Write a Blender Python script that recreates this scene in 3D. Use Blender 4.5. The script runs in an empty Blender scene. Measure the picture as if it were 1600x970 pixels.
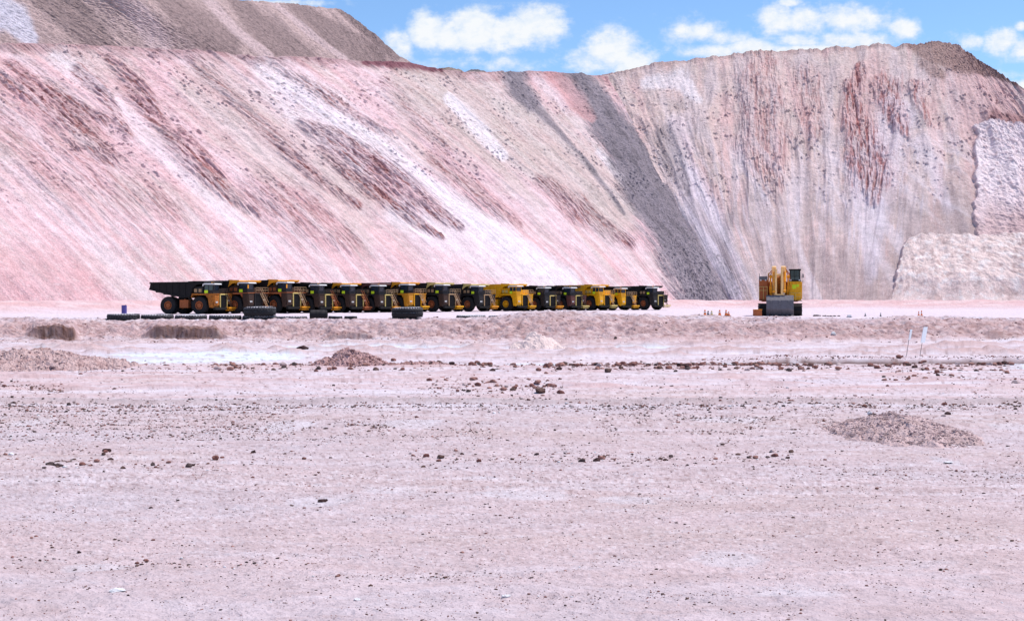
import bpy, math, random
import numpy as np
from mathutils import Vector, Matrix
R = math.radians
rng = np.random.default_rng(11)
random.seed(5)
S = bpy.context.scene
# ---------------------------------------------------------------- camera
F = 2000.0            # focal length in photo pixels (1600 wide)
HY = 468.0            # horizon row of the photo
CZ = 3.1              # camera height over the yard
cam = bpy.data.cameras.new('camera'); camo = bpy.data.objects.new('camera', cam)
S.collection.objects.link(camo); S.camera = camo
camo.location = (0, 0, CZ); camo.rotation_euler = (R(90), 0, 0)
cam.sensor_width = 36; cam.lens = 36*F/1600; cam.shift_y = -(485-HY)/1600
cam.clip_start = 0.3; cam.clip_end = 20000
# ---------------------------------------------------------------- light
SUN_EL, SUN_AZ = 66.0, 68.0       # azimuth clockwise from +Y
W = bpy.data.worlds.new('World'); S.world = W; W.use_nodes = True
sun = bpy.data.lights.new('sun', 'SUN'); sun.energy = 5.0; sun.angle = R(0.5); sun.color = (1.0, 0.955, 0.90)
suno = bpy.data.objects.new('sun', sun); S.collection.objects.link(suno)
sd = Vector((math.sin(R(SUN_AZ))*math.cos(R(SUN_EL)), math.cos(R(SUN_AZ))*math.cos(R(SUN_EL)), math.sin(R(SUN_EL))))
suno.rotation_euler = sd.to_track_quat('Z', 'Y').to_euler(); suno.location = (60, 40, 200)
S.view_settings.view_transform = 'Standard'; S.view_settings.look = 'None'
S.view_settings.exposure = 0.02; S.view_settings.gamma = 1.0
S.view_settings.use_curve_mapping = False
S.cycles.max_bounces = 4; S.cycles.diffuse_bounces = 2

def build_world():
    nt = W.node_tree; nt.nodes.clear(); N = nt.nodes; L = nt.links
    def new(t, **k):
        n = N.new(t)
        for a, b in k.items(): setattr(n, a, b)
        return n
    def m(op, a, b=None, c=None, clamp=False):
        n = new('ShaderNodeMath', operation=op, use_clamp=clamp)
        for i, v in enumerate((a, b, c)):
            if v is None: continue
            if isinstance(v, (int, float)): n.inputs[i].default_value = v
            else: L.new(v, n.inputs[i])
        return n.outputs[0]
    sky = new('ShaderNodeTexSky', sky_type='NISHITA', sun_disc=False)
    sky.sun_elevation = R(SUN_EL); sky.sun_rotation = R(SUN_AZ); sky.altitude = 2500
    sky.air_density = 1.0; sky.dust_density = 0.4; sky.ozone_density = 2.0
    tc = new('ShaderNodeTexCoord'); sp = new('ShaderNodeSeparateXYZ'); L.new(tc.outputs['Generated'], sp.inputs[0])
    x, y, z = sp.outputs
    yy = m('MAXIMUM', y, 0.05)
    u = m('MULTIPLY_ADD', m('DIVIDE', x, yy), F/100, 8.0)        # in hundreds of photo pixels; a fixed direction in the sky
    v = m('DIVIDE', m('MULTIPLY', z, F/100), yy)
    cb = new('ShaderNodeCombineXYZ'); L.new(u, cb.inputs[0]); L.new(v, cb.inputs[1])
    def noise(scale, detail, rough, off):
        mp = new('ShaderNodeMapping'); mp.inputs['Location'].default_value = (off, off*0.7, 0)
        mp.inputs['Scale'].default_value = (1.0, 1.35, 1.0)
        L.new(cb.outputs[0], mp.inputs[0])
        n = new('ShaderNodeTexNoise'); n.inputs['Scale'].default_value = scale
        n.inputs['Detail'].default_value = detail; n.inputs['Roughness'].default_value = rough
        L.new(mp.outputs[0], n.inputs['Vector']); return n.outputs[0]
    n1 = noise(2.6, 10, 0.66, 3.1); n2 = noise(0.9, 3, 0.5, 9.7); n3 = noise(5.0, 5, 0.55, 1.7)
    blobs = [(625,68,26,24,1.1),(668,50,34,30,1.35),(700,56,34,26,1.2),(740,46,50,32,1.35),(800,50,54,28,1.3),(842,38,46,34,1.2),(725,82,110,20,.35),(870,58,40,16,.5),
             (955,80,44,34,1.25),(990,100,40,26,1.2),(915,98,44,22,.95),(1085,50,52,18,1.0),(1135,60,44,16,.9),(1120,82,66,14,1.0),(1175,76,54,16,1.15),
             (1215,34,36,30,1.1),(1262,34,50,26,1.05),(1330,32,70,26,1.05),(1413,46,26,18,1.25),(1340,62,90,20,.85),(1240,62,60,16,.85),(1232,3,20,9,1.1),
             (1520,66,26,14,.9),(1565,66,32,22,1.15),(1594,78,24,18,1.0),(1602,138,28,16,1.2),(1598,42,12,9,1.0),
             (450,4,90,9,.75),(590,90,60,26,.7),(780,100,150,14,.62),(1000,112,120,10,.5),(1260,80,140,12,.9),(1590,118,40,10,.6),
             (-250,60,260,60,1.0),(2000,40,220,50,1.0),(1820,120,90,30,1.0),(1200,-260,380,90,.9),(300,-300,420,100,.9)]
    tot = None
    for px, py, rx, ry, a in blobs:
        du = m('MULTIPLY', m('SUBTRACT', u, px/100), 100/rx); dv = m('MULTIPLY', m('SUBTRACT', v, (HY-py)/100), 100/ry)
        r2 = m('ADD', m('MULTIPLY', du, du), m('MULTIPLY', dv, dv))
        g = m('MULTIPLY', m('EXPONENT', m('MULTIPLY', r2, -0.8)), a)
        tot = g if tot is None else m('MAXIMUM', tot, g)
    d = m('ADD', tot, m('MULTIPLY', m('SUBTRACT', n1, 0.5), 1.7))
    d = m('ADD', d, m('MULTIPLY', m('SUBTRACT', n2, 0.5), 0.5))
    mr = new('ShaderNodeMapRange', interpolation_type='SMOOTHSTEP'); L.new(d, mr.inputs[0])
    mr.inputs[1].default_value = 0.24; mr.inputs[2].default_value = 1.02
    mask = m('MULTIPLY', mr.outputs[0], 0.97)
    body = new('ShaderNodeMapRange'); L.new(m('ADD', n3, m('MULTIPLY', d, 0.35)), body.inputs[0])
    body.inputs[1].default_value = 0.45; body.inputs[2].default_value = 0.95
    cc = new('ShaderNodeMix', data_type='RGBA'); L.new(body.outputs[0], cc.inputs[0])
    cc.inputs[6].default_value = (6.6, 7.9, 9.6, 1); cc.inputs[7].default_value = (9.4, 9.6, 9.8, 1)
    tint = new('ShaderNodeMix', data_type='RGBA', blend_type='MULTIPLY'); tint.inputs[0].default_value = 1
    L.new(sky.outputs[0], tint.inputs[6]); tint.inputs[7].default_value = SKY_TINT
    mix = new('ShaderNodeMix', data_type='RGBA'); L.new(mask, mix.inputs[0]); L.new(tint.outputs[2], mix.inputs[6]); L.new(cc.outputs[2], mix.inputs[7])
    bg = new('ShaderNodeBackground'); L.new(mix.outputs[2], bg.inputs[0]); bg.inputs[1].default_value = 0.1
    out = new('ShaderNodeOutputWorld'); L.new(bg.outputs[0], out.inputs[0])
SKY_TINT = (1.5, 1.72, 1.85, 1)
build_world()

# ---------------------------------------------------------------- helpers
def lin(c):
    c = np.asarray(c, float)/255.0
    return np.where(c <= 0.04045, c/12.92, ((c+0.055)/1.055)**2.4)
def sst(a, b, x):
    t = np.clip((x-a)/(b-a), 0, 1); return t*t*(3-2*t)
_GA = (np.arange(4096)*(2*math.pi/4096)); _GC = np.cos(_GA).astype(np.float32); _GS = np.sin(_GA).astype(np.float32)
def perlin(x, y, seed=0):
    x, y = np.broadcast_arrays(np.asarray(x, float), np.asarray(y, float))
    ix = np.floor(x); iy = np.floor(y); fx = (x-ix).astype(np.float32); fy = (y-iy).astype(np.float32)
    hx = ix.astype(np.int64).astype(np.uint32)*np.uint32(374761393)+np.uint32((seed*2147483647) & 0xffffffff)
    hy = iy.astype(np.int64).astype(np.uint32)*np.uint32(668265263)
    ux = fx*fx*fx*(fx*(fx*6-15)+10); uy = fy*fy*fy*(fy*(fy*6-15)+10)
    K1 = np.uint32(374761393); K2 = np.uint32(668265263); K3 = np.uint32(1274126177)
    def g(dx, dy):
        n = hx+hy
        if dx: n = n+K1
        if dy: n = n+K2
        n = (n ^ (n >> np.uint32(13)))*K3; n = (n ^ (n >> np.uint32(16))) >> np.uint32(20)
        return _GC[n]*(fx-dx)+_GS[n]*(fy-dy)
    a = g(0, 0); b = g(1, 0); a = a+(b-a)*ux
    c = g(0, 1); d = g(1, 1); c = c+(d-c)*ux
    return (a+(c-a)*uy)*np.float32(1.5)
def fbm(x, y, seed=0, octv=4, gain=0.5):
    s = 0; a = 1.0; t = 0
    for i in range(octv):
        s = s+a*perlin(x*2**i+i*17.3, y*2**i-i*9.1, seed+i); t += a; a *= gain
    return s/t
def ridged(x, y, seed=0, octv=3, gain=0.55):
    s = 0; a = 1.0; t = 0
    for i in range(octv):
        s = s+a*(1-2*np.abs(perlin(x*2**i+i*7.3, y*2**i+i*3.1, seed+i))); t += a; a *= gain
    return s/t
def new_mesh_grid(name, P, col, mat, smooth=False):
    nr, nc = P.shape[:2]
    me = bpy.data.meshes.new(name)
    idx = np.arange(nr*nc).reshape(nr, nc)
    q = np.stack([idx[:-1, :-1], idx[1:, :-1], idx[1:, 1:], idx[:-1, 1:]], -1).reshape(-1, 4)
    me.vertices.add(nr*nc); me.vertices.foreach_set('co', P.reshape(-1).astype(np.float32))
    me.loops.add(q.size); me.loops.foreach_set('vertex_index', q.reshape(-1).astype(np.int32))
    me.polygons.add(len(q)); me.polygons.foreach_set('loop_start', (np.arange(len(q))*4).astype(np.int32))
    me.polygons.foreach_set('use_smooth', np.full(len(q), smooth))
    at = me.color_attributes.new('Col', 'FLOAT_COLOR', 'POINT')
    c4 = np.ones((nr*nc, 4), np.float32); c4[:, :3] = np.clip(col.reshape(-1, 3), 0.01, 0.9)
    at.data.foreach_set('color', c4.reshape(-1))
    me.update(); me.materials.append(mat)
    o = bpy.data.objects.new(name, me); S.collection.objects.link(o)
    return o
def tag(o, label=None, cat=None, group=None, kind=None):
    if label: o['label'] = label
    if cat: o['category'] = cat
    if group: o['group'] = group
    if kind: o['kind'] = kind
    return o
def empty(name, loc=(0, 0, 0), rz=0, scale=1):
    o = bpy.data.objects.new(name, None); S.collection.objects.link(o)
    o.location = loc; o.rotation_euler = (0, 0, rz); o.scale = (scale,)*3; o.empty_display_size = 0.5
    return o

# ---------------------------------------------------------------- materials
def earth_mat(name, scale=1.0, bump=0.3, var=0.25, fine=8.0):
    mt = bpy.data.materials.new(name); mt.use_nodes = True; nt = mt.node_tree; N = nt.nodes; L = nt.links
    b = N['Principled BSDF']; b.inputs['Roughness'].default_value = 0.95; b.inputs['Specular IOR Level'].default_value = 0.15
    at = N.new('ShaderNodeAttribute'); at.attribute_name = 'Col'
    ge = N.new('ShaderNodeNewGeometry')
    n1 = N.new('ShaderNodeTexNoise'); n1.inputs['Scale'].default_value = scale; n1.inputs['Detail'].default_value = 6; n1.inputs['Roughness'].default_value = 0.7
    n2 = N.new('ShaderNodeTexNoise'); n2.inputs['Scale'].default_value = scale*fine; n2.inputs['Detail'].default_value = 3; n2.inputs['Roughness'].default_value = 0.75
    L.new(ge.outputs['Position'], n1.inputs['Vector']); L.new(ge.outputs['Position'], n2.inputs['Vector'])
    mr = N.new('ShaderNodeMapRange'); L.new(n1.outputs[0], mr.inputs[0]); mr.inputs[1].default_value = .3; mr.inputs[2].default_value = .7
    mr.inputs[3].default_value = 1-var; mr.inputs[4].default_value = 1+var*0.6
    mr2 = N.new('ShaderNodeMapRange'); L.new(n2.outputs[0], mr2.inputs[0]); mr2.inputs[1].default_value = .3; mr2.inputs[2].default_value = .7
    mr2.inputs[3].default_value = 1-var; mr2.inputs[4].default_value = 1+var*0.6
    mu = N.new('ShaderNodeMath'); mu.operation = 'MULTIPLY'; L.new(mr.outputs[0], mu.inputs[0]); L.new(mr2.outputs[0], mu.inputs[1])
    vm = N.new('ShaderNodeVectorMath'); vm.operation = 'SCALE'; L.new(at.outputs['Color'], vm.inputs[0]); L.new(mu.outputs[0], vm.inputs['Scale'])
    L.new(vm.outputs[0], b.inputs['Base Color'])
    bp = N.new('ShaderNodeBump'); bp.inputs['Strength'].default_value = bump; bp.inputs['Distance'].default_value = 0.4/scale
    ad = N.new('ShaderNodeMath'); L.new(n1.outputs[0], ad.inputs[0]); L.new(n2.outputs[0], ad.inputs[1])
    L.new(ad.outputs[0], bp.inputs['Height']); L.new(bp.outputs[0], b.inputs['Normal'])
    return mt
def paint(name, col, rough=0.6, metal=0.0, dust=0.35, dustcol=(.42, .30, .31), emit=None, grime=0.3, side=.10):
    mt = bpy.data.materials.new(name); mt.use_nodes = True; nt = mt.node_tree; N = nt.nodes; L = nt.links
    b = N['Principled BSDF']; b.inputs['Roughness'].default_value = rough; b.inputs['Metallic'].default_value = metal; b.inputs['Specular IOR Level'].default_value = .25 if rough > .4 else .5
    tc = N.new('ShaderNodeTexCoord'); ge = N.new('ShaderNodeNewGeometry')
    n1 = N.new('ShaderNodeTexNoise'); n1.inputs['Scale'].default_value = 1.3; n1.inputs['Detail'].default_value = 7; n1.inputs['Roughness'].default_value = .7
    L.new(tc.outputs['Object'], n1.inputs['Vector'])
    sp = N.new('ShaderNodeSeparateXYZ'); L.new(ge.outputs['Normal'], sp.inputs[0])
    up = N.new('ShaderNodeMapRange'); L.new(sp.outputs[2], up.inputs[0]); up.inputs[1].default_value = .2; up.inputs[2].default_value = 1; up.inputs[3].default_value = side; up.inputs[4].default_value = 1.3
    nr = N.new('ShaderNodeMapRange'); L.new(n1.outputs[0], nr.inputs[0]); nr.inputs[1].default_value = .35; nr.inputs[2].default_value = .7
    f = N.new('ShaderNodeMath'); f.operation = 'MULTIPLY'; L.new(up.outputs[0], f.inputs[0]); L.new(nr.outputs[0], f.inputs[1])
    f2 = N.new('ShaderNodeMath'); f2.operation = 'MULTIPLY'; f2.use_clamp = True; L.new(f.outputs[0], f2.inputs[0]); f2.inputs[1].default_value = dust
    n2 = N.new('ShaderNodeTexNoise'); n2.inputs['Scale'].default_value = 3.1; n2.inputs['Detail'].default_value = 5; L.new(tc.outputs['Object'], n2.inputs['Vector'])
    g = N.new('ShaderNodeMapRange'); L.new(n2.outputs[0], g.inputs[0]); g.inputs[1].default_value = .4; g.inputs[2].default_value = .65; g.inputs[4].default_value = grime
    m0 = N.new('ShaderNodeMix'); m0.data_type = 'RGBA'; L.new(g.outputs[0], m0.inputs[0]); m0.inputs[6].default_value = (*col, 1); m0.inputs[7].default_value = (col[0]*.35+.01, col[1]*.3+.008, col[2]*.3+.007, 1)
    mx = N.new('ShaderNodeMix'); mx.data_type = 'RGBA'; L.new(f2.outputs[0], mx.inputs[0]); L.new(m0.outputs[2], mx.inputs[6]); mx.inputs[7].default_value = (*dustcol, 1)
    L.new(mx.outputs[2], b.inputs['Base Color'])
    return mt
M_slope = earth_mat('slope_earth', 0.35, 0.5, 0.22, 6)
M_ground = earth_mat('ground_earth', 1.2, 0.35, 0.13, 7)
M_stone = earth_mat('stone', 6.0, 0.3, 0.2, 4)
M = dict(
    black=paint('black_paint', (.011, .010, .010), .85, dust=.06),
    charcoal=paint('charcoal_paint', (.020, .017, .017), .6, dust=.1),
    maroon=paint('maroon_paint', (.12, .04, .033), .65, dust=.3),
    orange=paint('orange_paint', (.85, .33, .015), .5, dust=.12),
    brown=paint('dirty_brown_paint', (.055, .028, .018), .7, dust=.14),
    ochre=paint('ochre_paint', (.62, .25, .015), .55, dust=.1),
    rustdark=paint('dirty_orange_paint', (.44, .14, .015), .7, dust=.1, grime=.8),
    cream=paint('highlight_orange', (.95, .55, .20), .4, dust=.1),  # orange paint lightened to carry the sun highlight on boom and stick
    tyredust=paint('dusty_tyre_rubber', (.022, .021, .023), .8, dust=1.3, dustcol=(.6,.56,.6), side=0),
    rust=paint('rust', (.42, .12, .04), .8, dust=.15),
    yellow=paint('yellow_paint', (.90, .42, .006), .42, dust=.05, grime=.35),
    yellowgreen=paint('hi_vis_yellow', (.62, .80, .02), .5, dust=.05, grime=.1),
    paleyellow=paint('pale_yellow_paint', (.72, .55, .18), .6, dust=.3),
    tan=paint('tan_paint', (.5, .32, .17), .6, dust=.3),
    white=paint('white_paint', (.8, .78, .76), .5, dust=.1, grime=.08),
    tyre=paint('tyre_rubber', (.016, .015, .016), .8, dust=.10),
    glass=paint('dark_glass', (.02, .03, .045), .12, dust=.02, grime=0),
    steel=paint('worn_steel', (.15, .14, .155), .5, metal=.3, dust=.16),
    lamp=paint('lamp_glass', (.6, .6, .58), .2, dust=.1, grime=0),
    blue=paint('blue_paint', (.09, .07, .28), .5, dust=.1),
    cone=paint('cone_orange', (.9, .22, .06), .6, dust=.15, grime=.1),
    wood=paint('white_board', (.82, .83, .86), .6, dust=.05, grime=.05),
    stake=paint('stake_grey', (.12, .11, .12), .7, dust=.1),
)
# ---------------------------------------------------------------- ground profile
KD = np.array([3, 6, 8, 10, 16, 30, 50, 80, 130, 133])
KZ = np.array([1.25, 1.1, .95, .8, .3, -.4, -.8, -1.1, -1.1, -1.1])
def base_low(d): return np.interp(d, KD, KZ)
def base_high(d): return np.interp(d, [120, 150, 190, 230], [.76, .78, .40, 0])
TOE_PX = np.array([-3000, -1200, -200, 170, 455, 670, 890, 1010, 1085, 1150, 1300, 1500, 1800, 2150, 3500])
TOE_D = np.array([200, 255, 300, 330, 365, 395, 430, 450, 465, 474, 458, 450, 430, 420, 330])
def toe_d(px): return np.interp(px, TOE_PX, TOE_D)
def bank(px):      # centre depth and half width of the bank face
    w = np.interp(px, [-600, 30, 470, 560, 640, 760, 900, 1200, 1300, 1600, 2400], [7, 7, 6, 5, 8, 9, 9, 10, 9, 8, 9])
    c = np.interp(px, [-600, 0, 300, 640, 850, 1200, 1600, 2400], [138, 139, 141, 138, 134, 133, 134, 134])
    return c, w
def cutf(px):      # where the foot of the bank is cut steep
    px = px+16*fbm(px/30, px*0+4.4, 95, 4)
    return np.maximum.reduce([sst(42, 62, px)*sst(128, 112, px), .95*sst(220, 255, px)*sst(370, 330, px), .35*sst(500, 520, px)*sst(590, 570, px), .25*sst(1525, 1545, px)*sst(1590, 1570, px)])
def bank_t(px, d, c, w):
    k = cutf(px); t0 = sst(-1, 1, (d-c)/w)
    t1 = .72*sst(-.35, .35, d-(c-4.5)-.25*fbm(px/60, px*0, 96, 4))+.28*sst(0, 1, (d-(c-4.2))/9)
    return t0*(1-k)+t1*k
TRD = .035
TRK = [(27, .05, 30, 0.9), (33, -.12, 18, 1.0), (41, .03, 40, 1.1), (46, .16, 26, 1.1), (55, -.05, 40, 1.4), (62, .02, 60, 1.4), (69, .10, 45, 1.5), (90, .04, 60, 2.2), (104, -.06, 50, 2.2), (112, .02, 70, 2.2), (21, -.04, 20, .9)]
def tracks(x, d):
    m_ = np.zeros_like(x*d); lug = np.zeros_like(m_)
    for i, (d0, sl, wl, gap) in enumerate(TRK):
        base = d0+sl*x+1.1*np.sin(x/wl*2+i)+.25*np.sin(x/5+i*2.1); fade = sst(-.35, .1, fbm(x/12, x*0+i*3.7, 66+i, 2))
        for g in (0, gap*1.9):
            k = sst(.42, .22, np.abs(d-base-g)/gap*1.0)*fade; m_ = np.maximum(m_, k)
            lug = np.maximum(lug, k*(np.sin((x+.5*(d-base))*9) > .1))
    return m_, lug
def ground_z(x, d, detail=True):
    x = np.asarray(x, float); d = np.asarray(d, float)
    px = 800+F*x/np.maximum(d, 1)
    c, w = bank(px)
    c = c+1.6*fbm(x/9, d*0+3.3, 91, 3)
    t = bank_t(px, d, c, w)
    z = base_low(d)*(1-t)+base_high(d)*t
    # low uneven rise towards the foot of the dumps
    td = toe_d(px)
    z = z+2.7*sst(44, 10, td-d)*(1+0.25*fbm(x/14, d/14, 41, 3))
    # heaps along the bank crest
    for hx, hd, hw, hl, hh in ((6.5, 143, 7, 5, 1.0), (-2, 143, 6, 5, .3), (22, 145, 8, 4, .45), (14, 140, 6, 4, .3), (45, 142, 12, 4, .35), (-58, 146, 6, 4, .25), (60, 128, 10, 9, .7)):
        z = z+hh*np.exp(-((x-hx)/hw)**2-((d-hd)/hl)**2)
    # step facing the camera (right), ruts, windrow ridges
    sy = 84.5+0.5*fbm(x/6, x*0, 7, 3)
    z = z+0.30*sst(12, 20, x)*sst(-.25, .25, d-sy)*sst(14, 3, d-sy)*(1+.5*fbm(x/2.5, x*0+9, 13, 2))
    z = z+0.16*np.exp(-((d-79+0.6*fbm(x/5, x*0, 19, 2))/0.9)**2)*sst(-34, -22, x)
    z = z+.45*sst(.05, .4, fbm(x/11, d/3.2, 61, 4))*sst(88, 96, d)*sst(128, 116, d)*(1+.6*fbm(x/1.2, d/.8, 62, 3))
    z = z+.16*sst(.12, .4, fbm(x/8, d/1.6, 63, 4))*sst(52, 58, d)*sst(78, 72, d)
    z = z+.45*sst(120, 134, d)*sst(170, 148, d)*fbm(x/7, d*0+1, 64, 4)
    z = z-TRD*tracks(x, d)[0]
    z = z+0.14*np.exp(-((d-(48.5+1.2*fbm(x/9, x*0, 23, 2)))/0.5)**2)*(1+.6*fbm(x/.7, d/.4, 67, 3))
    if detail:
        near = sst(130, 20, d)
        z = z+0.10*fbm(x/9, d/5, 51, 3)
        z = z+(0.05+.05*sst(60, 100, d))*fbm(x/1.6, d/1.3, 52, 3)
        z = z+near*(0.022*fbm(x/.35, d/.3, 53, 3)+.012*sst(60, 25, d)*fbm(x/.1, d/.1, 57, 3))
        z = z+0.6*t*(1-t)*4*fbm(x/2.0, d/1.6, 54, 4)+0.30*sst(125, 136, d)*sst(160, 148, d)*fbm(x/.9, d/.9, 55, 3)
        z = z+0.5*sst(44, 20, td-d)*fbm(x/5, d/6, 56, 4)
    return z
_dt = np.concatenate([np.linspace(5, 60, 1500), np.linspace(60.1, 131, 1500)])
_yt = HY+(CZ-base_low(_dt))/_dt*F
def d_of_py(py): return np.interp(-np.asarray(py, float), -_yt, _dt)
def at_px(px, py=None, d=None):
    if d is None: d = float(d_of_py(py))
    x = (px-800)/F*d
    return x, d, float(ground_z(np.array([x]), np.array([d]))[0])

# ---------------------------------------------------------------- strokes of material colour
def stroke(px, py, pts, warp, soft=0.45):
    """mask of a poured streak: pts = [(x, y, half width)] down the slope"""
    best = np.zeros_like(px)
    for (x0, y0, w0), (x1, y1, w1) in zip(pts[:-1], pts[1:]):
        dx, dy = x1-x0, y1-y0; l2 = dx*dx+dy*dy+1e-6
        t = np.clip(((px-x0)*dx+(py-y0)*dy)/l2, 0, 1)
        dist = np.hypot(px-(x0+t*dx), py-(y0+t*dy)); w = w0+(w1-w0)*t
        best = np.maximum(best, sst(1+soft, 1-soft, dist/np.maximum(w, 1)+warp))
    return best
def surf(cols, nu, nv, bend=1.0):
    """cols: list of (polyline [(px,py)...] crest->toe, dC or None, dT).  Returns base points (nv,nu,3), px, py"""
    lines = []
    tt = np.linspace(0, 1, nv)
    for poly, dC, dT in cols:
        (xc, yc), (xt, yt) = poly[0], poly[-1]
        T = np.array([(xt-800)/F*dT, dT, CZ+(HY-yt)/F*dT])
        if dC is None:
            best = None
            for dd in np.linspace(dT-40, dT+260, 1201):
                C = np.array([(xc-800)/F*dd, dd, CZ+(HY-yc)/F*dd])
                run = math.hypot(C[0]-T[0], C[1]-T[1]); H = C[2]-T[2]
                e = abs(run*0.74-H)
                if C[1] > T[1]-10 and (best is None or e < best[0]): best = (e, dd)
            dC = best[1]
        C = np.array([(xc-800)/F*dC, dC, CZ+(HY-yc)/F*dC])
        L = C[None]+(T-C)[None]*tt[:, None]
        py = HY-(L[:, 2]-CZ)/L[:, 1]*F
        px0 = 800+L[:, 0]/L[:, 1]*F
        pp = np.array(poly, float)
        px = np.interp(py, pp[:, 1], pp[:, 0]) if yt > yc else px0
        L[:, 0] = (px-800)/F*L[:, 1]
        lines.append(L)
    A = np.array(lines)                                  # (ncol, nv, 3)
    k = len(cols)
    # arc position along columns for even sampling
    mid = A[:, nv//3, :]; s = np.concatenate([[0], np.cumsum(np.linalg.norm(np.diff(mid, axis=0), axis=1))]); s /= s[-1]
    uu = np.linspace(0, 1, nu)
    # Catmull-Rom through columns
    out = np.empty((nv, nu, 3))
    idx = np.clip(np.searchsorted(s, uu, side='right')-1, 0, k-2)
    t = (uu-s[idx])/(s[idx+1]-s[idx])
    def col(i): return A[np.clip(i, 0, k-1)]
    h = s[idx+1]-s[idx]
    def tang(i):
        i0 = np.clip(i-1, 0, k-1); i1 = np.clip(i+1, 0, k-1)
        return (A[i1]-A[i0])/(s[i1]-s[i0])[:, None, None]
    p0 = col(idx); p1 = col(idx+1); m0 = tang(idx)*h[:, None, None]; m1 = tang(idx+1)*h[:, None, None]
    t = t[:, None, None]; t2 = t*t; t3 = t2*t
    res = (2*t3-3*t2+1)*p0+(t3-2*t2+t)*m0+(-2*t3+3*t2)*p1+(t3-t2)*m1
    out[:] = res.transpose(1, 0, 2)
    return out
RW = [None]
def param(P):
    du = np.linalg.norm(np.diff(P, axis=1), axis=2); dv = np.linalg.norm(np.diff(P, axis=0), axis=2)
    Sx = np.concatenate([np.zeros((P.shape[0], 1)), np.cumsum(du, axis=1)], 1)
    Sx = np.broadcast_to(Sx[P.shape[0]//3][None], P.shape[:2]).copy()
    Tv = np.concatenate([np.zeros((1, P.shape[1])), np.cumsum(dv, axis=0)], 0)
    gu = np.gradient(P, axis=1); gv = np.gradient(P, axis=0)
    n = np.cross(gv, gu); n /= np.linalg.norm(n, axis=2, keepdims=True)+1e-9
    n[n[..., 2] < 0] *= -1
    px = 800+P[..., 0]/P[..., 1]*F; py = HY-(P[..., 2]-CZ)/P[..., 1]*F
    V = Tv/Tv[-1:]
    gl = np.linalg.norm(gu, axis=2); RW[0] = np.clip(gl/gl[P.shape[0]//3][None], .15, 1)
    return Sx, Tv, V, n, px, py
def mixc(c, mask, rgb): return c*(1-mask[..., None])+np.asarray(rgb)[None, None]*mask[..., None]
ALB = 0.95
PINK = lin((233, 195, 199))*ALB; PALE = lin((240, 219, 223))*ALB; ROSE = lin((224, 172, 174))*ALB; SAND = lin((212, 190, 184))*ALB
BRICK = lin((166, 104, 100))*ALB; GREY = lin((136, 124, 130))*ALB; BROWN = lin((152, 130, 122))*ALB; WHITE = lin((246, 234, 239))*ALB; LILAC = lin((216, 196, 198))*ALB

def finish(name, P, n, disp, col):
    Q = P+n*disp[..., None]
    return Q, col
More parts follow.
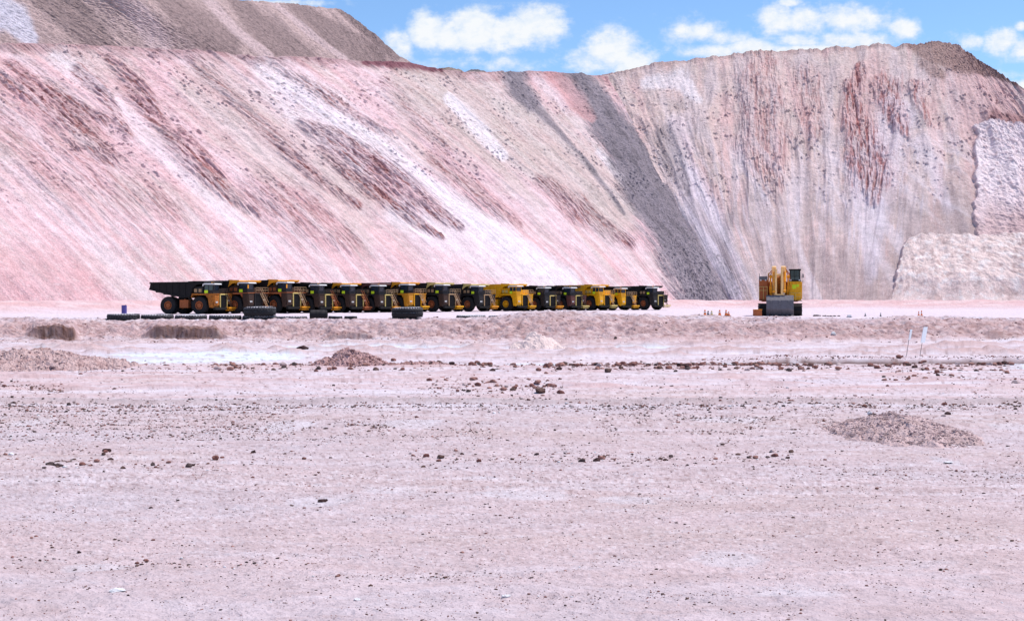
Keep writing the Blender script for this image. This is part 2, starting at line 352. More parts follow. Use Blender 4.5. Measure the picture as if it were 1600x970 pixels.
# ---------------------------------------------------------------- left dump slope
def toe_y(d): return HY+(CZ-1.8)/d*F
def left_dump():
    spec = [(-1500, 70, -800, 255), (-1000, 66, -430, 285), (-600, 64, -100, 305), (-300, 64, 170, 328), (0, 68, 455, 362), (180, 73, 640, 388), (300, 80, 770, 408), (400, 88, 868, 424),
            (480, 90, 925, 434), (560, 96, 985, 444), (640, 99, 1030, 452), (700, 110, 1062, 459), (780, 114, 1092, 466), (850, 112, 1115, 470), (905, 117, 1140, 474), (950, 119, 1168, 478)]
    cols = []
    for xc, yc, xt, dT in spec:
        yt = toe_y(dT)
        if xc >= 780:
            b = {780: [(860, 200), (970, 300), (1050, 390)], 850: [(905, 180), (985, 280), (1060, 380)], 905: [(950, 180), (1016, 280), (1085, 385)], 950: [(985, 190), (1042, 285), (1095, 380)]}[xc]
        else:
            def q(f): return (xc+(xt-xc)*(f+0.20*f*(1-f)), yc+(yt-yc)*f)
            b = [q(.25), q(.5), q(.75)]
        cols.append(([(xc, yc)]+b+[(xt, yt)], None, dT))
    P = surf(cols, 1250, 400)
    Sx, Tv, V, n, px, py = param(P)
    w = 0.34*fbm(Sx/9, Tv/30, 3, 4)+0.34*fbm(Sx/2.0, Tv/16, 8, 4, .65)+.25*fbm(Sx/.9, Tv/10, 9, 2)
    st = lambda pts, k=1.0, soft=.45: stroke(px, py, pts, w*k, soft)
    low = sst(.50, .78, V+0.10*fbm(Sx/20, Tv/40, 5, 3))
    streak = fbm(Sx/2.4, Tv/70, 21, 4, .7); streak2 = fbm(Sx/7, Tv/90, 22, 3); blotch = fbm(Sx/16, Tv/26, 23, 4)
    c = np.broadcast_to(PINK, P.shape).copy()
    c = mixc(c, sst(-.2, .35, blotch)*.6, SAND)
    c = mixc(c, sst(-.02, .35, streak2)*.45, PALE)
    c = mixc(c, sst(.0, .35, -streak2)*.5, ROSE)
    c = mixc(c, sst(.0, .4, streak)*low*.45, PALE); c = mixc(c, sst(.0, .4, -streak)*low*.40, ROSE*.95)
    c = mixc(c, stroke(px, py, [(-50, 420, 60), (120, 455, 40)], w)*.6, ROSE)
    c = mixc(c, st([(650, 130, 40), (760, 190, 60), (900, 260, 55), (960, 330, 40)])*.55, lin((200, 186, 176))*ALB)
    c = mixc(c, st([(330, 140, 50), (480, 260, 40), (560, 330, 30)])*.5, SAND)
    # pale poured streaks
    wm = st([(410, 100, 16), (520, 175, 22), (700, 320, 20), (880, 440, 24)], 1.2)
    wm = np.maximum(wm, st([(700, 155, 8), (745, 200, 13), (785, 245, 8)], 1))
    wm = np.maximum(wm, .7*st([(420, 110, 30), (470, 170, 26), (560, 260, 12)], 1))
    wm = np.maximum(wm, .8*st([(620, 330, 20), (760, 400, 34), (860, 450, 30)], 1))
    wm = np.maximum(wm, .6*st([(90, 90, 14), (330, 300, 12), (420, 400, 20)], 1)); wm = np.maximum(wm, .8*st([(935, 240, 6), (980, 285, 9), (1000, 330, 4)], 1))
    c = mixc(c, wm*.68, WHITE)
    # coarse red-brown patches
    R_ = [(1, .9, [(20, 105, 8), (70, 150, 16), (120, 200, 20), (175, 250, 8)]), (1, .8, [(-60, 85, 8), (0, 125, 6), (60, 165, 6), (120, 235, 3)]), (1, .8, [(95, 150, 5), (165, 192, 4)]),
          (.8, 1, [(120, 110, 6), (160, 150, 10), (200, 215, 5)]),
          (1, .9, [(170, 95, 6), (210, 135, 11), (245, 190, 9), (290, 245, 10), (345, 295, 8), (405, 335, 3)]), (.8, .9, [(280, 200, 4), (330, 262, 6), (385, 325, 3)]),
          (1, .9, [(470, 195, 5), (525, 225, 13), (580, 260, 17), (640, 305, 14), (720, 356, 4)]), (1, .9, [(500, 235, 5), (570, 290, 9), (650, 345, 7), (690, 372, 3)]), (.9, .9, [(440, 235, 5), (500, 285, 7), (560, 320, 4)]),
          (.8, 1, [(430, 100, 5), (500, 150, 8), (560, 185, 5), (610, 210, 3)]), (.75, 1.1, [(840, 285, 6), (900, 325, 14), (985, 382, 6)]), (.5, 1.2, [(400, 300, 20), (480, 345, 28), (545, 380, 12)]),
          (.4, 1.5, [(0, 170, 30), (120, 270, 36), (260, 330, 20)]), (.55, 1.2, [(680, 250, 10), (750, 310, 14), (810, 350, 5)]), (.5, 1.2, [(300, 95, 8), (380, 170, 8), (470, 260, 8)]), (.5, 1.2, [(600, 130, 6), (660, 200, 8), (700, 240, 4)])]
    rough = np.zeros_like(px)
    for amp, k_, pts in R_: rough = np.maximum(rough, amp*stroke(px, py, [(x_, y_, 1.35*w_) for x_, y_, w_ in pts], w*k_*1.2, .75))
    ln = fbm(Sx/1.5, Tv/22, 31, 4, .7); cl = sst(.0, .22, ln+.12*fbm(Sx/1.2, Tv/3, 32, 2)); pool = np.clip(rough*1.1, 0, 1)
    rc = np.clip(pool*(0.10+.95*cl)*(.85+.4*sst(-.2, .3, fbm(Sx/5, Tv/9, 42, 3))), 0, 1)
    c = mixc(c, pool*.30, lin((206, 160, 160))*ALB); c = mixc(c, rc*.85, BRICK)
    c = mixc(c, sst(.22, .4, fbm(Sx/2.5, Tv/4, 37, 3))*sst(.62, .3, V)*.4, lin((184, 150, 146))*ALB)
    fk = fbm(Sx/.8, Tv/1.1, 38, 3, .7)*sst(-.3, .3, fbm(Sx/18, Tv/16, 39, 3)+.3-V*.5)
    c = mixc(c, sst(.16, .34, fk)*sst(.85, .5, V)*.6, lin((150, 108, 104))*ALB)
    c = mixc(c, sst(.16, .34, fbm(Sx/1.1, Tv/1.6, 40, 3, .7))*.35, lin((246, 226, 226))*ALB)
    # dark crest rim and the two grey poured bands
    rim = sst(.075, .0, V+.05*fbm(Sx/6, Tv/6, 33, 4))
    c = mixc(c, rim*.55, lin((150, 105, 105))*ALB)
    c = mixc(c, st([(570, 99, 5), (640, 101, 8), (690, 108, 4)])*.85, lin((128, 72, 84))*ALB)
    g = st([(884, 110, 20), (925, 160, 24), (980, 230, 32), (1012, 300, 38), (1062, 380, 42), (1125, 475, 58)], 1.0, .28)
    g2 = np.maximum(st([(798, 108, 17), (808, 140, 19), (830, 165, 13)], 1.1, .4), .85*st([(826, 160, 9), (860, 195, 5), (905, 245, 3), (950, 300, 3.5), (975, 335, 2)], 1.3, .7))
    red = st([(862, 112, 14), (900, 160, 16), (925, 186, 6)], .8)
    c = mixc(c, red*.6, lin((206, 146, 146))*ALB)
    gg = np.maximum(g, g2)*(1-.7*red)
    gv = .5+.5*fbm(Sx/1.2, Tv/1.4, 35, 3)
    gc = GREY[None, None]*(0.92+.6*gv+.35*fbm(Sx/3, Tv/30, 36, 3)+.25*sst(.6, 1, V))[..., None]; gc = gc*(1-.25*sst(.1, .4, fbm(Sx/5, Tv/18, 41, 3)))[..., None]
    c = c*(1-gg[..., None])+gc*gg[..., None]
    # relief
    rw = RW[0]; gully = ridged(Sx/9, Tv/70, 61, 3)
    d = 0.9*rw*gully*(1-.6*low)+1.6*fbm(Sx/26, Tv/40, 62, 3)
    d += low*(.10*rw*streak+.06*fbm(Sx/.9, Tv/25, 63, 2))
    rub = (1-low)
    d += rub*.20*fbm(Sx/1.3, Tv/1.6, 64, 3)
    kn = fbm(Sx/1.5, Tv/1.8, 65, 2)
    d += rub*.75*sst(.30, .6, kn)*sst(-.1, .3, fbm(Sx/14, Tv/22, 75, 3))+(1-V)*.25*fbm(Sx/3, Tv/3, 66, 3)
    d += pool*(.6*sst(.25, -.2, ln)+.7*ridged(Sx/2.6, Tv/26, 67, 3)+.5*fbm(Sx/1.3, Tv/3.2, 68, 3)+.45*cl*sst(.1, .35, fbm(Sx/1.4, Tv/2.4, 69, 2)))
    d += gg*(.42*fbm(Sx/1.1, Tv/1.2, 70, 3)+.4+.45*sst(.5, .95, V)*sst(.15, .45, fbm(Sx/1.9, Tv/2.1, 73, 2)))
    d += rim*2.0*fbm(Sx/5, Sx*0, 71, 5, .65)
    d *= sst(0, .01, V)*.6+.4
    return P+n*d[..., None], c, P
PL, CL, PL0 = left_dump()
# bench top running back behind the crest, then the slope itself
def with_top(P, C, back, topc, rise=0, nrows=10):
    crest = P[0]
    rows = []; cr = []
    for k in range(nrows, 0, -1):
        f = (k/nrows)**1.6
        r = crest.copy(); r[:, :2] *= ((crest[:, 1]+back*f)/crest[:, 1])[:, None]; r[:, 2] += rise*f-1.5*sst(0, 8, np.full(len(r), back*f))+0.6*fbm(crest[:, 0]/9, np.full(len(r), k*2.3), 77, 3)
        rows.append(r); cr.append(np.broadcast_to(topc, r.shape)*(1+.2*fbm(crest[:, 0]/8, np.full(len(r), k*1.3), 78, 3))[:, None])
    return np.concatenate([np.array(rows), P], 0), np.concatenate([np.array(cr), C], 0)
a, b = with_top(PL, CL, 420, ROSE*.8)
o = new_mesh_grid('hill', a, b, M_slope)
tag(o, 'broad pink spoil slope behind the parked dump trucks', 'hill', kind='structure')

# ---------------------------------------------------------------- right dump slope
def right_dump():
    def c(pts, dT): return (pts+[(pts[-1][0] if len(pts) < 2 else pts[-1][0], toe_y(dT))], None, dT)
    raw = [([(925, 122), (948, 200), (1010, 290), (1065, 380), (1118, 470)], 482),
           ([(985, 111), (1005, 190), (1050, 290), (1095, 380), (1142, 470)], 474),
           ([(1030, 99), (1050, 210), (1085, 300), (1128, 400), (1160, 470)], 470),
           ([(1090, 92), (1100, 220), (1130, 350), (1180, 470)], 467),
           ([(1150, 87), (1155, 240), (1170, 350), (1205, 470)], 465),
           ([(1200, 82), (1205, 260), (1235, 470)], 462),
           ([(1260, 79), (1265, 260), (1270, 470)], 460),
           ([(1330, 75), (1335, 260), (1325, 470)], 457),
           ([(1385, 71), (1385, 250), (1365, 470)], 455),
           ([(1430, 69), (1440, 250), (1425, 470)], 453),
           ([(1468, 67), (1500, 250), (1510, 470)], 451),
           ([(1500, 76), (1560, 250), (1600, 470)], 449),
           ([(1545, 104), (1640, 270), (1690, 470)], 445),
           ([(1600, 140), (1730, 300), (1790, 470)], 440),
           ([(1690, 196), (1840, 340), (1910, 470)], 436),
           ([(1800, 262), (1960, 380), (2040, 470)], 430),
           ([(1960, 350), (2150, 430), (2250, 470)], 424),
           ([(2150, 430), (2350, 455), (2500, 470)], 420)]
    cols = []
    for pts, dT in raw:
        pts = pts[:-1]+[(pts[-1][0], toe_y(dT))]; cols.append((pts, None, dT))
    P = surf(cols, 1150, 420)
    Sx, Tv, V, n, px, py = param(P)
    w = 0.34*fbm(Sx/9, Tv/30, 103, 4)+0.34*fbm(Sx/2.0, Tv/16, 108, 4, .65)+.25*fbm(Sx/.9, Tv/10, 109, 2)
    st = lambda pts, k=1.0, soft=.45: stroke(px, py, pts, w*k, soft)
    low = sst(.55, .80, V+.10*fbm(Sx/20, Tv/40, 105, 3))
    streak = fbm(Sx/2.6, Tv/60, 121, 4, .7); streak2 = fbm(Sx/9, Tv/90, 122, 3); blotch = fbm(Sx/16, Tv/20, 123, 4)
    c = np.broadcast_to(lin((226, 196, 190))*ALB, P.shape).copy()
    c = mixc(c, sst(-.2, .35, blotch)*.6, lin((206, 186, 180))*ALB)
    c = mixc(c, sst(-.05, .35, streak2)*.65, LILAC)
    c = mixc(c, sst(.0, .35, -streak2)*.35, ROSE)
    c = mixc(c, sst(.0, .4, streak)*.6*sst(.3, .6, V), lin((226, 210, 218))*ALB); c = mixc(c, sst(.0, .4, -streak)*.6*low, lin((186, 162, 162))*ALB)
    c = mixc(c, st([(1075, 280, 20), (1120, 380, 26), (1150, 460, 14)])*.7, lin((232, 216, 228))*ALB)
    c = mixc(c, st([(1010, 130, 10), (1060, 125, 16), (1090, 160, 8)])*.6, WHITE)
    c = mixc(c, st([(1060, 200, 18), (1080, 330, 16)])*.5, lin((232, 214, 222))*ALB)
    c = mixc(c, st([(1148, 250, 2), (1144, 320, 5), (1133, 380, 9), (1140, 440, 8)], 2.0, .8)*(.3+.5*sst(-.2, .3, fbm(Sx/1.2, Tv/14, 186, 3))), GREY*1.1)
    c = mixc(c, .8*st([(1122, 400, 6), (1150, 455, 18)], 1.6, .6)*sst(-.1, .25, fbm(Sx/1.3, Tv/2, 187, 3)), GREY)
    c = mixc(c, st([(1040, 220, 16), (1055, 260, 18), (1075, 300, 8)])*.6, lin((160, 146, 148))*ALB)
    c = mixc(c, .55*st([(1500, 330, 50), (1480, 400, 60), (1400, 460, 70)], 1.2), lin((176, 152, 148))*ALB)
    c = mixc(c, .5*st([(1270, 430, 50), (1330, 470, 70)], 1.2), lin((184, 160, 158))*ALB)
    c = mixc(c, .6*st([(1530, 130, 60), (1560, 250, 50), (1580, 340, 40)], 1.2), lin((214, 170, 170))*ALB)
    wv = st([(1400, 180, 30), (1370, 300, 30), (1360, 430, 10)], 1.2)
    c = mixc(c, .5*np.maximum(wv, st([(1330, 260, 12), (1350, 350, 10), (1358, 440, 6)])), lin((228, 214, 226))*ALB)
    c = mixc(c, .5*st([(1440, 230, 16), (1480, 330, 8)], 1), lin((228, 212, 222))*ALB)
    fk = fbm(Sx/.8, Tv/1.1, 138, 3, .7); c = mixc(c, sst(.16, .36, fk)*sst(.85, .5, V)*.5, lin((156, 122, 118))*ALB)
    c = mixc(c, sst(.14, .34, fbm(Sx/1.1, Tv/1.6, 140, 3, .7))*.35, lin((240, 222, 224))*ALB)
    rough = st([(1325, 140, 8), (1345, 200, 22), (1358, 270, 34), (1365, 315, 10)], .9)
    rough = np.maximum(rough, .9*st([(1345, 110, 10), (1330, 170, 12), (1318, 205, 4)], 1.2))
    rough = np.maximum(rough, .85*st([(1385, 140, 22), (1405, 200, 12), (1418, 220, 4)], 1.2))
    rough = np.maximum(rough, .75*st([(1430, 140, 14), (1450, 200, 5)], 1.2))
    rough = np.maximum(rough, .5*st([(1190, 110, 30), (1190, 220, 40), (1210, 290, 20)], 1.6))
    rough = np.maximum(rough, .45*st([(1260, 130, 24), (1270, 200, 24)], 1.6))
    ln = fbm(Sx/1.7, Tv/20, 131, 4, .7); cl = sst(-.05, .22, ln+.15*fbm(Sx/1.2, Tv/3, 132, 2))
    c = mixc(c, rough*.35, lin((216, 168, 170))*ALB); c = mixc(c, rough*cl*.85, lin((178, 112, 110))*ALB)
    fan = fbm(Sx/(3+9*V), Tv/120, 191, 3); c = mixc(c, sst(.5, .75, V)*sst(.0, .3, fan)*.5, lin((190, 166, 164))*ALB); c = mixc(c, sst(.3, .6, V)*sst(.05, .3, -fan)*.45, lin((234, 218, 224))*ALB)
    for fx, fy, fh, fw in ((1355, 425, 150, 34), (1240, 400, 160, 30), (1150, 330, 120, 20), (1460, 330, 130, 22), (1300, 330, 120, 18), (1200, 420, 90, 16)):   # light tongues of fines running down between the gullies
        tgt = np.clip((fy-py)/fh, 0, 1); m_ = sst(1.0, .4, np.abs(px-fx-4*fbm(py/30, px*0+fx, 192, 2))/(2+fw*tgt)+.5*w)*sst(0, .08, tgt)*sst(1.0, .6, tgt); c = mixc(c, m_*.40, lin((236, 218, 222))*ALB)
    # whitish cut step let into the slope at the right
    jag = 14*fbm(py/22, px*0+1.3, 181, 4); jag2 = 7*fbm(px/20, py*0+1.3, 182, 4)
    stp = sst(0, 5, px-(1520+jag+np.clip(py-350, 0, 60)*.25))*sst(0, 4, py-(196+jag2))
    kno = fbm(Sx/2.6, Tv/3.6, 183, 4)
    c = c*(1-(stp*.92)[..., None])+(lin((248, 226, 228))*1.0)[None, None]*(stp*.92)[..., None]
    c = mixc(c, stp*sst(.16, .36, kno)*.5, lin((196, 162, 164))*ALB)
    c = mixc(c, stp*sst(290, 370, py+30*fbm(Sx/5, Tv/20, 184, 3))*.8, lin((206, 170, 168))*ALB)
    # low pale bank at the foot, in front of the white step
    jg3 = 9*fbm(py/16, px*0+6.1, 193, 4); jg4 = 4*fbm(px/22, py*0+2.3, 194, 4)
    bnk = sst(0, 4, px-(1412-(py-372)*.22+jg3))*sst(0, 4, py-(371+jg4+sst(1440, 1400, px)*14))
    c = c*(1-bnk[..., None])+(lin((238, 212, 206))*ALB)[None, None]*bnk[..., None]
    c = mixc(c, bnk*sst(.0, .25, fbm(Sx/2.6, Tv/4, 195, 5, .65))*.8, lin((246, 232, 230))*ALB); c = mixc(c, bnk*sst(.08, .3, fbm(Sx/3, Tv/7, 196, 4, .65))*.55, lin((186, 154, 150))*ALB)
    c = mixc(c, sst(16, 3, np.abs(py-(188+jag2)))*sst(1530, 1550, px)*sst(1640, 1590, px)*.6, lin((150, 98, 98))*ALB)  # brown shadow painted along the top rim of the white step
    cap = st([(1432, 64, 16), (1460, 84, 22), (1510, 96, 22), (1560, 112, 10), (1600, 134, 6)], .6, .3)
    cap = np.maximum(cap, .8*st([(1445, 100, 10), (1470, 120, 8)], .8))
    c = mixc(c, cap*.8, lin((164, 130, 122))*ALB)
    rim = sst(.035, .0, V+.02*fbm(Sx/6, Tv/6, 133, 3)); c = mixc(c, rim*.5, lin((160, 128, 124))*ALB)
    rw = RW[0]**1.3; gully = ridged(Sx/8, Tv/60, 161, 3)
    rub = 1-low
    g2_ = ridged(Sx/15+.25*fbm(Sx/8, Tv/40, 177, 2), Tv/160, 178, 2); d = 1.0*rw*gully*(1-.5*low)+2.4*rw*g2_*sst(.05, .35, V)*(1-.5*low)+1.8*rw*fbm(Sx/24, Tv/40, 162, 3)
    d += low*(.16*rw*streak)+rub*.22*fbm(Sx/1.3, Tv/1.6, 164, 3)
    kn = fbm(Sx/2.0, Tv/2.2, 165, 2); d += rub*.9*sst(.28, .55, kn)*sst(.0, .2, V)*sst(-.2, .3, fbm(Sx/16, Tv/14, 175, 3))
    d += rough*(1.2*ridged(Sx/3, Tv/30, 167, 3)+.8*sst(.25, -.2, ln)+.7*fbm(Sx/1.4, Tv/2.6, 168, 3))
    d += sst(1, .93, V)*bnk*(2.4+1.0*fbm(Sx/7, Tv/12, 197, 3)+.45*fbm(Sx/1.4, Tv/2.2, 198, 3)-.8*(1-V)); d += stp*(1-bnk)*sst(1, .93, V)*(2.0+.9*kno+.35*fbm(Sx/1.2, Tv/1.4, 185, 2)); d += cap*.5*fbm(Sx/1.2, Tv/1.2, 169, 2)+rim*2.0*fbm(Sx/6, Sx*0, 171, 5, .65)
    return P+n*d[..., None], c
a, b = right_dump()
a, b = with_top(a, b, 420, SAND*.8)
o = new_mesh_grid('hill', a, b, M_slope)
tag(o, 'steep greyish pink spoil hill on the right with a dark cap', 'hill', kind='structure')

# ---------------------------------------------------------------- upper tier behind the left crest
def rear_tier():
    cr = PL0[0]; cpx = 800+cr[:, 0]/cr[:, 1]*F; cpy = HY-(cr[:, 2]-CZ)/cr[:, 1]*F; cd = cr[:, 1]
    spec = [(-1300, -120, -1050), (-900, -95, -650), (-500, -72, -280), (-250, -55, -50), (-60, -42, 130), (80, -30, 250), (200, -14, 350), (300, -4, 430), (380, 2, 495), (440, 6, 540),
            (500, 12, 580), (532, 16, 592), (556, 32, 600), (590, 60, 614), (622, 86, 632), (652, 106, 656)]
    cols = []
    for xc, yc, xt in spec:
        i = np.argmin(abs(cpx-xt)); dT = cd[i]+14; yt = max(cpy[i]+16, yc+8)
        cols.append(([(xc, yc), (xt, yt)], None, dT))
    P = surf(cols, 800, 150)
    Sx, Tv, V, n, px, py = param(P)
    band = fbm(Sx/11, Tv/200, 203, 3)
    w = .2*fbm(Sx/3, Tv/12, 208, 3)
    dark = sst(-.08, .10, band+.12*fbm(Sx/3, Tv/14, 209, 3))
    for pts in ([(360, 0, 10), (440, 60, 12), (490, 110, 12)], [(250, 0, 6), (300, 40, 8), (370, 90, 8)]):
        pass
    c = np.broadcast_to(lin((196, 168, 164))*ALB, P.shape).copy()
    st = lambda pts, k=1.0, soft=.3: stroke(px, py, pts, w*k, soft)
    c = mixc(c, .6*dark, lin((170, 146, 144))*ALB)
    dk = st([(70, -10, 26), (120, 30, 26), (160, 75, 20)]); dk = np.maximum(dk, st([(250, -10, 14), (300, 35, 26), (350, 75, 26)]))
    dk = np.maximum(dk, st([(360, -5, 10), (410, 45, 20), (470, 95, 26)])); dk = np.maximum(dk, st([(455, 5, 8), (510, 50, 20), (590, 95, 18)]))
    dk = np.maximum(dk, st([(530, 14, 6), (570, 50, 6), (620, 90, 6)]))
    c = mixc(c, dk*.75, lin((144, 122, 120))*ALB)
    lt = st([(185, -10, 14), (230, 40, 18), (250, 75, 18)]); lt = np.maximum(lt, st([(318, -8, 8), (370, 50, 8), (420, 90, 8)])); lt = np.maximum(lt, st([(425, 4, 4), (480, 50, 5), (540, 95, 5)]))
    c = mixc(c, lt*.7, lin((214, 186, 186))*ALB)
    c = mixc(c, st([(-30, 10, 30), (20, 30, 24), (45, 62, 14)])*.85, lin((214, 206, 218))*ALB)
    c *= (1+.35*fbm(Sx/1.2, Tv/1.4, 210, 2))[..., None]
    d = .6*ridged(Sx/8, Tv/60, 261, 3)+.45*fbm(Sx/1.2, Tv/1.5, 264, 3)+.8*fbm(Sx/20, Tv/30, 262, 2)+.5*sst(.1, 0, V)*fbm(Sx/4, Sx*0, 263, 4)
    return P+n*d[..., None], c
a, b = rear_tier()
a, b = with_top(a, b, 300, lin((170, 150, 146)), 0, 6)
o = new_mesh_grid('hill', a, b, M_slope)
tag(o, 'brown striped upper spoil tier above the left pink slope', 'hill', kind='structure')

# small dark heaps on the skyline between the two hills
def heap_on(px, py, wpx, hpx, d, col, seed, label):
    s = F/d; rx = wpx/s/2; h = hpx/s; nx = 60
    g = np.linspace(-1, 1, nx); X, Y = np.meshgrid(g, g)
    r = np.hypot(X, Y)
    Z = h*1.25*np.clip(1-r**1.7, -2.5, 1)*(1+.3*fbm(X*3, Y*3, seed, 3))+.25*fbm(X*8, Y*8, seed+1, 3)
    P = np.stack([((px-800)/s+X*rx)*(1+(rx*.9+Y*rx*.8)/d), d+Y*rx*.8+rx*.8, CZ+(HY-py)/s-h*.45+Z], -1)
    P = P[::-1]
    C = np.broadcast_to(col, P.shape)*(1+.3*fbm(X*6, Y*6, seed+2, 3))[..., None]
    o = new_mesh_grid('spoil_heap', P, C, M_slope); tag(o, label, 'heap', 'spoil heaps on the skyline')
crd = lambda px: float(np.interp(px, 800+PL0[0][:, 0]/PL0[0][:, 1]*F, PL0[0][:, 1]))
heap_on(652, 105, 80, 8, crd(652)+6, lin((128, 80, 88)), 301, 'leftmost reddish heap on the skyline where the brown tier ends')
heap_on(700, 110, 74, 12, crd(700)+6, lin((150, 132, 122)), 305, 'brown heap on the skyline right of the reddish leftmost heap')
heap_on(744, 113, 80, 11, crd(744)+6, lin((128, 118, 118)), 309, 'grey heap on the skyline at the right end of the heap row')

# ---------------------------------------------------------------- ground sheet
def ground():
    y1 = np.linspace(1030, 533, 430); d1 = d_of_py(y1)
    d2 = np.concatenate([np.linspace(130, 152, 110), np.linspace(152.5, 230, 40), np.linspace(232, 500, 110), [560, 700, 1000, 1600, 2600, 5000]])
    dd = np.unique(np.concatenate([[4.2, 4.6, 5.2, 6], d1[d1 > 6.2], d2[d2 > d1.max()+.1]]))
    pxs = np.concatenate([np.linspace(-3600, -620, 60), np.linspace(-600, -110, 120), np.linspace(-100, 1700, 1130), np.linspace(1710, 2200, 120), np.linspace(2220, 5200, 60)])
    D, PXg = np.meshgrid(dd, pxs, indexing='ij')
    X = (PXg-800)/F*D
    Z = ground_z(X, D)
    P = np.stack([X, D, Z], -1)[::-1]; X = X[::-1]; D = D[::-1]; px = PXg[::-1]
    py = HY+(CZ-P[..., 2])/D*F
    c = np.broadcast_to(lin((224, 200, 204))*.80, P.shape).copy()
    big = fbm(X/14, D/6, 301, 4); mid = fbm(X/2.2, D/1.1, 302, 7, .72); fine = fbm(X/.35, D/.25, 303, 4, .7)
    c = mixc(c, sst(-.1, .35, big)*.6, lin((218, 206, 216))*.80)
    c = mixc(c, sst(.05, .4, -big)*.6, lin((214, 188, 184))*.80)
    c = mixc(c, sst(.04, .28, mid)*.45, lin((232, 222, 232))*.82)
    c = mixc(c, sst(.04, .28, -mid)*.45, lin((198, 170, 170))*.80)
    c = mixc(c, sst(.1, .35, fine)*.35, lin((190, 160, 160))*.80)
    gr = fbm(X/30, D/1.6, 304, 4)                                 # graded lines along the yard
    far = sst(30, 60, D)
    c = mixc(c, sst(.05, .4, gr)*.7*far, lin((236, 226, 236))*.84)
    c = mixc(c, sst(.1, .4, -gr)*.5*far, lin((222, 184, 184))*.80)
    # pale packed road and salt-white flats
    road = sst(82, 88, D)*sst(132, 122, D)
    c = mixc(c, road*.45, lin((228, 216, 226))*.84)
    def flat(cx, cd, rx, rd, k, col):
        nonlocal c
        r = np.hypot((X-cx)/rx, (D-cd)/rd)+.45*fbm(X/1.6, D/1.2, 311, 5, .7)
        c = mixc(c, sst(1.15, .75, r)*k, col)
    for p0, p1, y0, y1_, k in ((95, 480, 550, 568, 1.0), (1550, 1760, 568, 579, .9), (420, 800, 538, 547, .6), (0, 130, 541, 547, .7), (1130, 1240, 568, 573, .8), (770, 900, 567, 573, .7), (955, 1050, 538, 546, .7)):
        da, db = d_of_py(y1_), d_of_py(y0); m_ = (da+db)/2
        flat(((p0+p1)/2-800)/F*m_, m_, (p1-p0)/2/F*m_, (db-da)/2, k, lin((226, 234, 246))*.86)
    for p, y_, rx_, ry_ in ((610, 767, 45, 6), (820, 775, 70, 9), (740, 745, 40, 3), (980, 780, 50, 7), (150, 885, 50, 9), (1480, 720, 16, 5), (1140, 870, 60, 12), (500, 785, 60, 7), (1250, 930, 70, 8), (640, 662, 50, 8), (450, 665, 40, 10), (1130, 655, 60, 6), (60, 660, 40, 6), (1585, 668, 40, 6)):
        da, db = float(d_of_py(y_+ry_)), float(d_of_py(y_-ry_)); m_ = (da+db)/2
        flat((p-800)/F*m_, m_, rx_/F*m_, (db-da)/2, .5, lin((236, 232, 242))*.84)
    nd = sst(62, 40, D); c = mixc(c, nd*.40, lin((200, 176, 176))*.76); c = c*(1-.02*nd)[..., None]
    tk, lg = tracks(X, D); c = mixc(c, tk*.40, lin((236, 222, 228))*.84); c = mixc(c, lg*.22, lin((190, 164, 166))*.8)
    for sc_, d0_, d1_ in ((.07, 14, 28), (.14, 22, 46), (.28, 38, 80), (.5, 70, 128)):
        sel = sst(d0_-6, d0_, D)*sst(d1_, d1_*.8, D); c = mixc(c, sel*sst(.22, .42, fbm(X/sc_, D/sc_, 341, 2, .7))*.55, lin((150, 122, 120))*.8)
        c = mixc(c, sel*sst(.24, .42, fbm(X/sc_, D/sc_, 343, 2, .7))*.3, lin((242, 234, 240))*.86)
    for dl, wd, kk in ((75.5, .5, .5), (72, .35, .45), (67, .5, .4), (61, .4, .4), (88, .8, .55), (97, .8, .5), (108, 1.0, .5), (118, 1.2, .5)):
        ln_ = sst(wd, wd*.4, np.abs(D-dl-.6*np.sin(X/23+dl)-.3*fbm(X/5, X*0+dl, 345, 3)))*sst(-.2, .2, fbm(X/14, X*0+dl, 346, 2)); c = mixc(c, ln_*kk, lin((204, 164, 164))*.8)
    mg = sst(86, 94, D)*sst(130, 122, D); c = mixc(c, mg*sst(.02, .3, fbm(X/11, D/3.2, 61, 4))*.8, lin((206, 170, 166))*.8)
    m2_ = sst(50, 58, D)*sst(80, 74, D); c = mixc(c, m2_*sst(.05, .3, fbm(X/8, D/1.6, 63, 4))*.6, lin((214, 176, 174))*.8)
    # gravelly grey strip and tyre-track stripes
    gl = np.exp(-((D-(48.5+1.2*fbm(X/9, X*0, 23, 2)))/1.0)**2); c = mixc(c, sst(.7, .2, np.abs(D-46.3))*.5, lin((226, 216, 226))*.84)
    c = mixc(c, gl*.5, lin((176, 158, 158))*.8)
    # brown bank, pink rise at the back
    cbk, wbk = bank(px); cbk = cbk+1.6*fbm(X/9, D*0+3.3, 91, 3); t = bank_t(px, D, cbk, wbk); face = np.clip(4*t*(1-t), 0, 1)*(D > 118)
    c = mixc(c, np.clip(face*1.6, 0, 1)*.7, lin((204, 164, 160))*.8); bb = sst(118, 126, D)*sst(156, 146, D); c = mixc(c, bb*sst(.1, .3, fbm(X/.9, D/.9, 326, 3))*.6, lin((160, 120, 114))*.8); c = mixc(c, bb*sst(.1, .3, fbm(X/1.1, D/1.1, 327, 3))*.5, lin((236, 212, 210))*.84)
    c = mixc(c, sst(.0, .3, fbm(X/4, D/3, 321, 3))*sst(120, 135, D)*sst(160, 150, D)*.5, lin((186, 150, 146))*.8)
    cut_shade = cutf(px)*sst(2.0, 1.0, np.abs(D-(cbk-4.4)))*(1.0+.5*fbm(X/.5, D/9, 325, 3)); c = mixc(c, np.clip(cut_shade*1.1, 0, 1)*(.72+.5*fbm(X/.4, D/.3, 329, 3)), lin((118, 80, 64))*.8)  # shade on the steep bank cuts painted in as dark brown
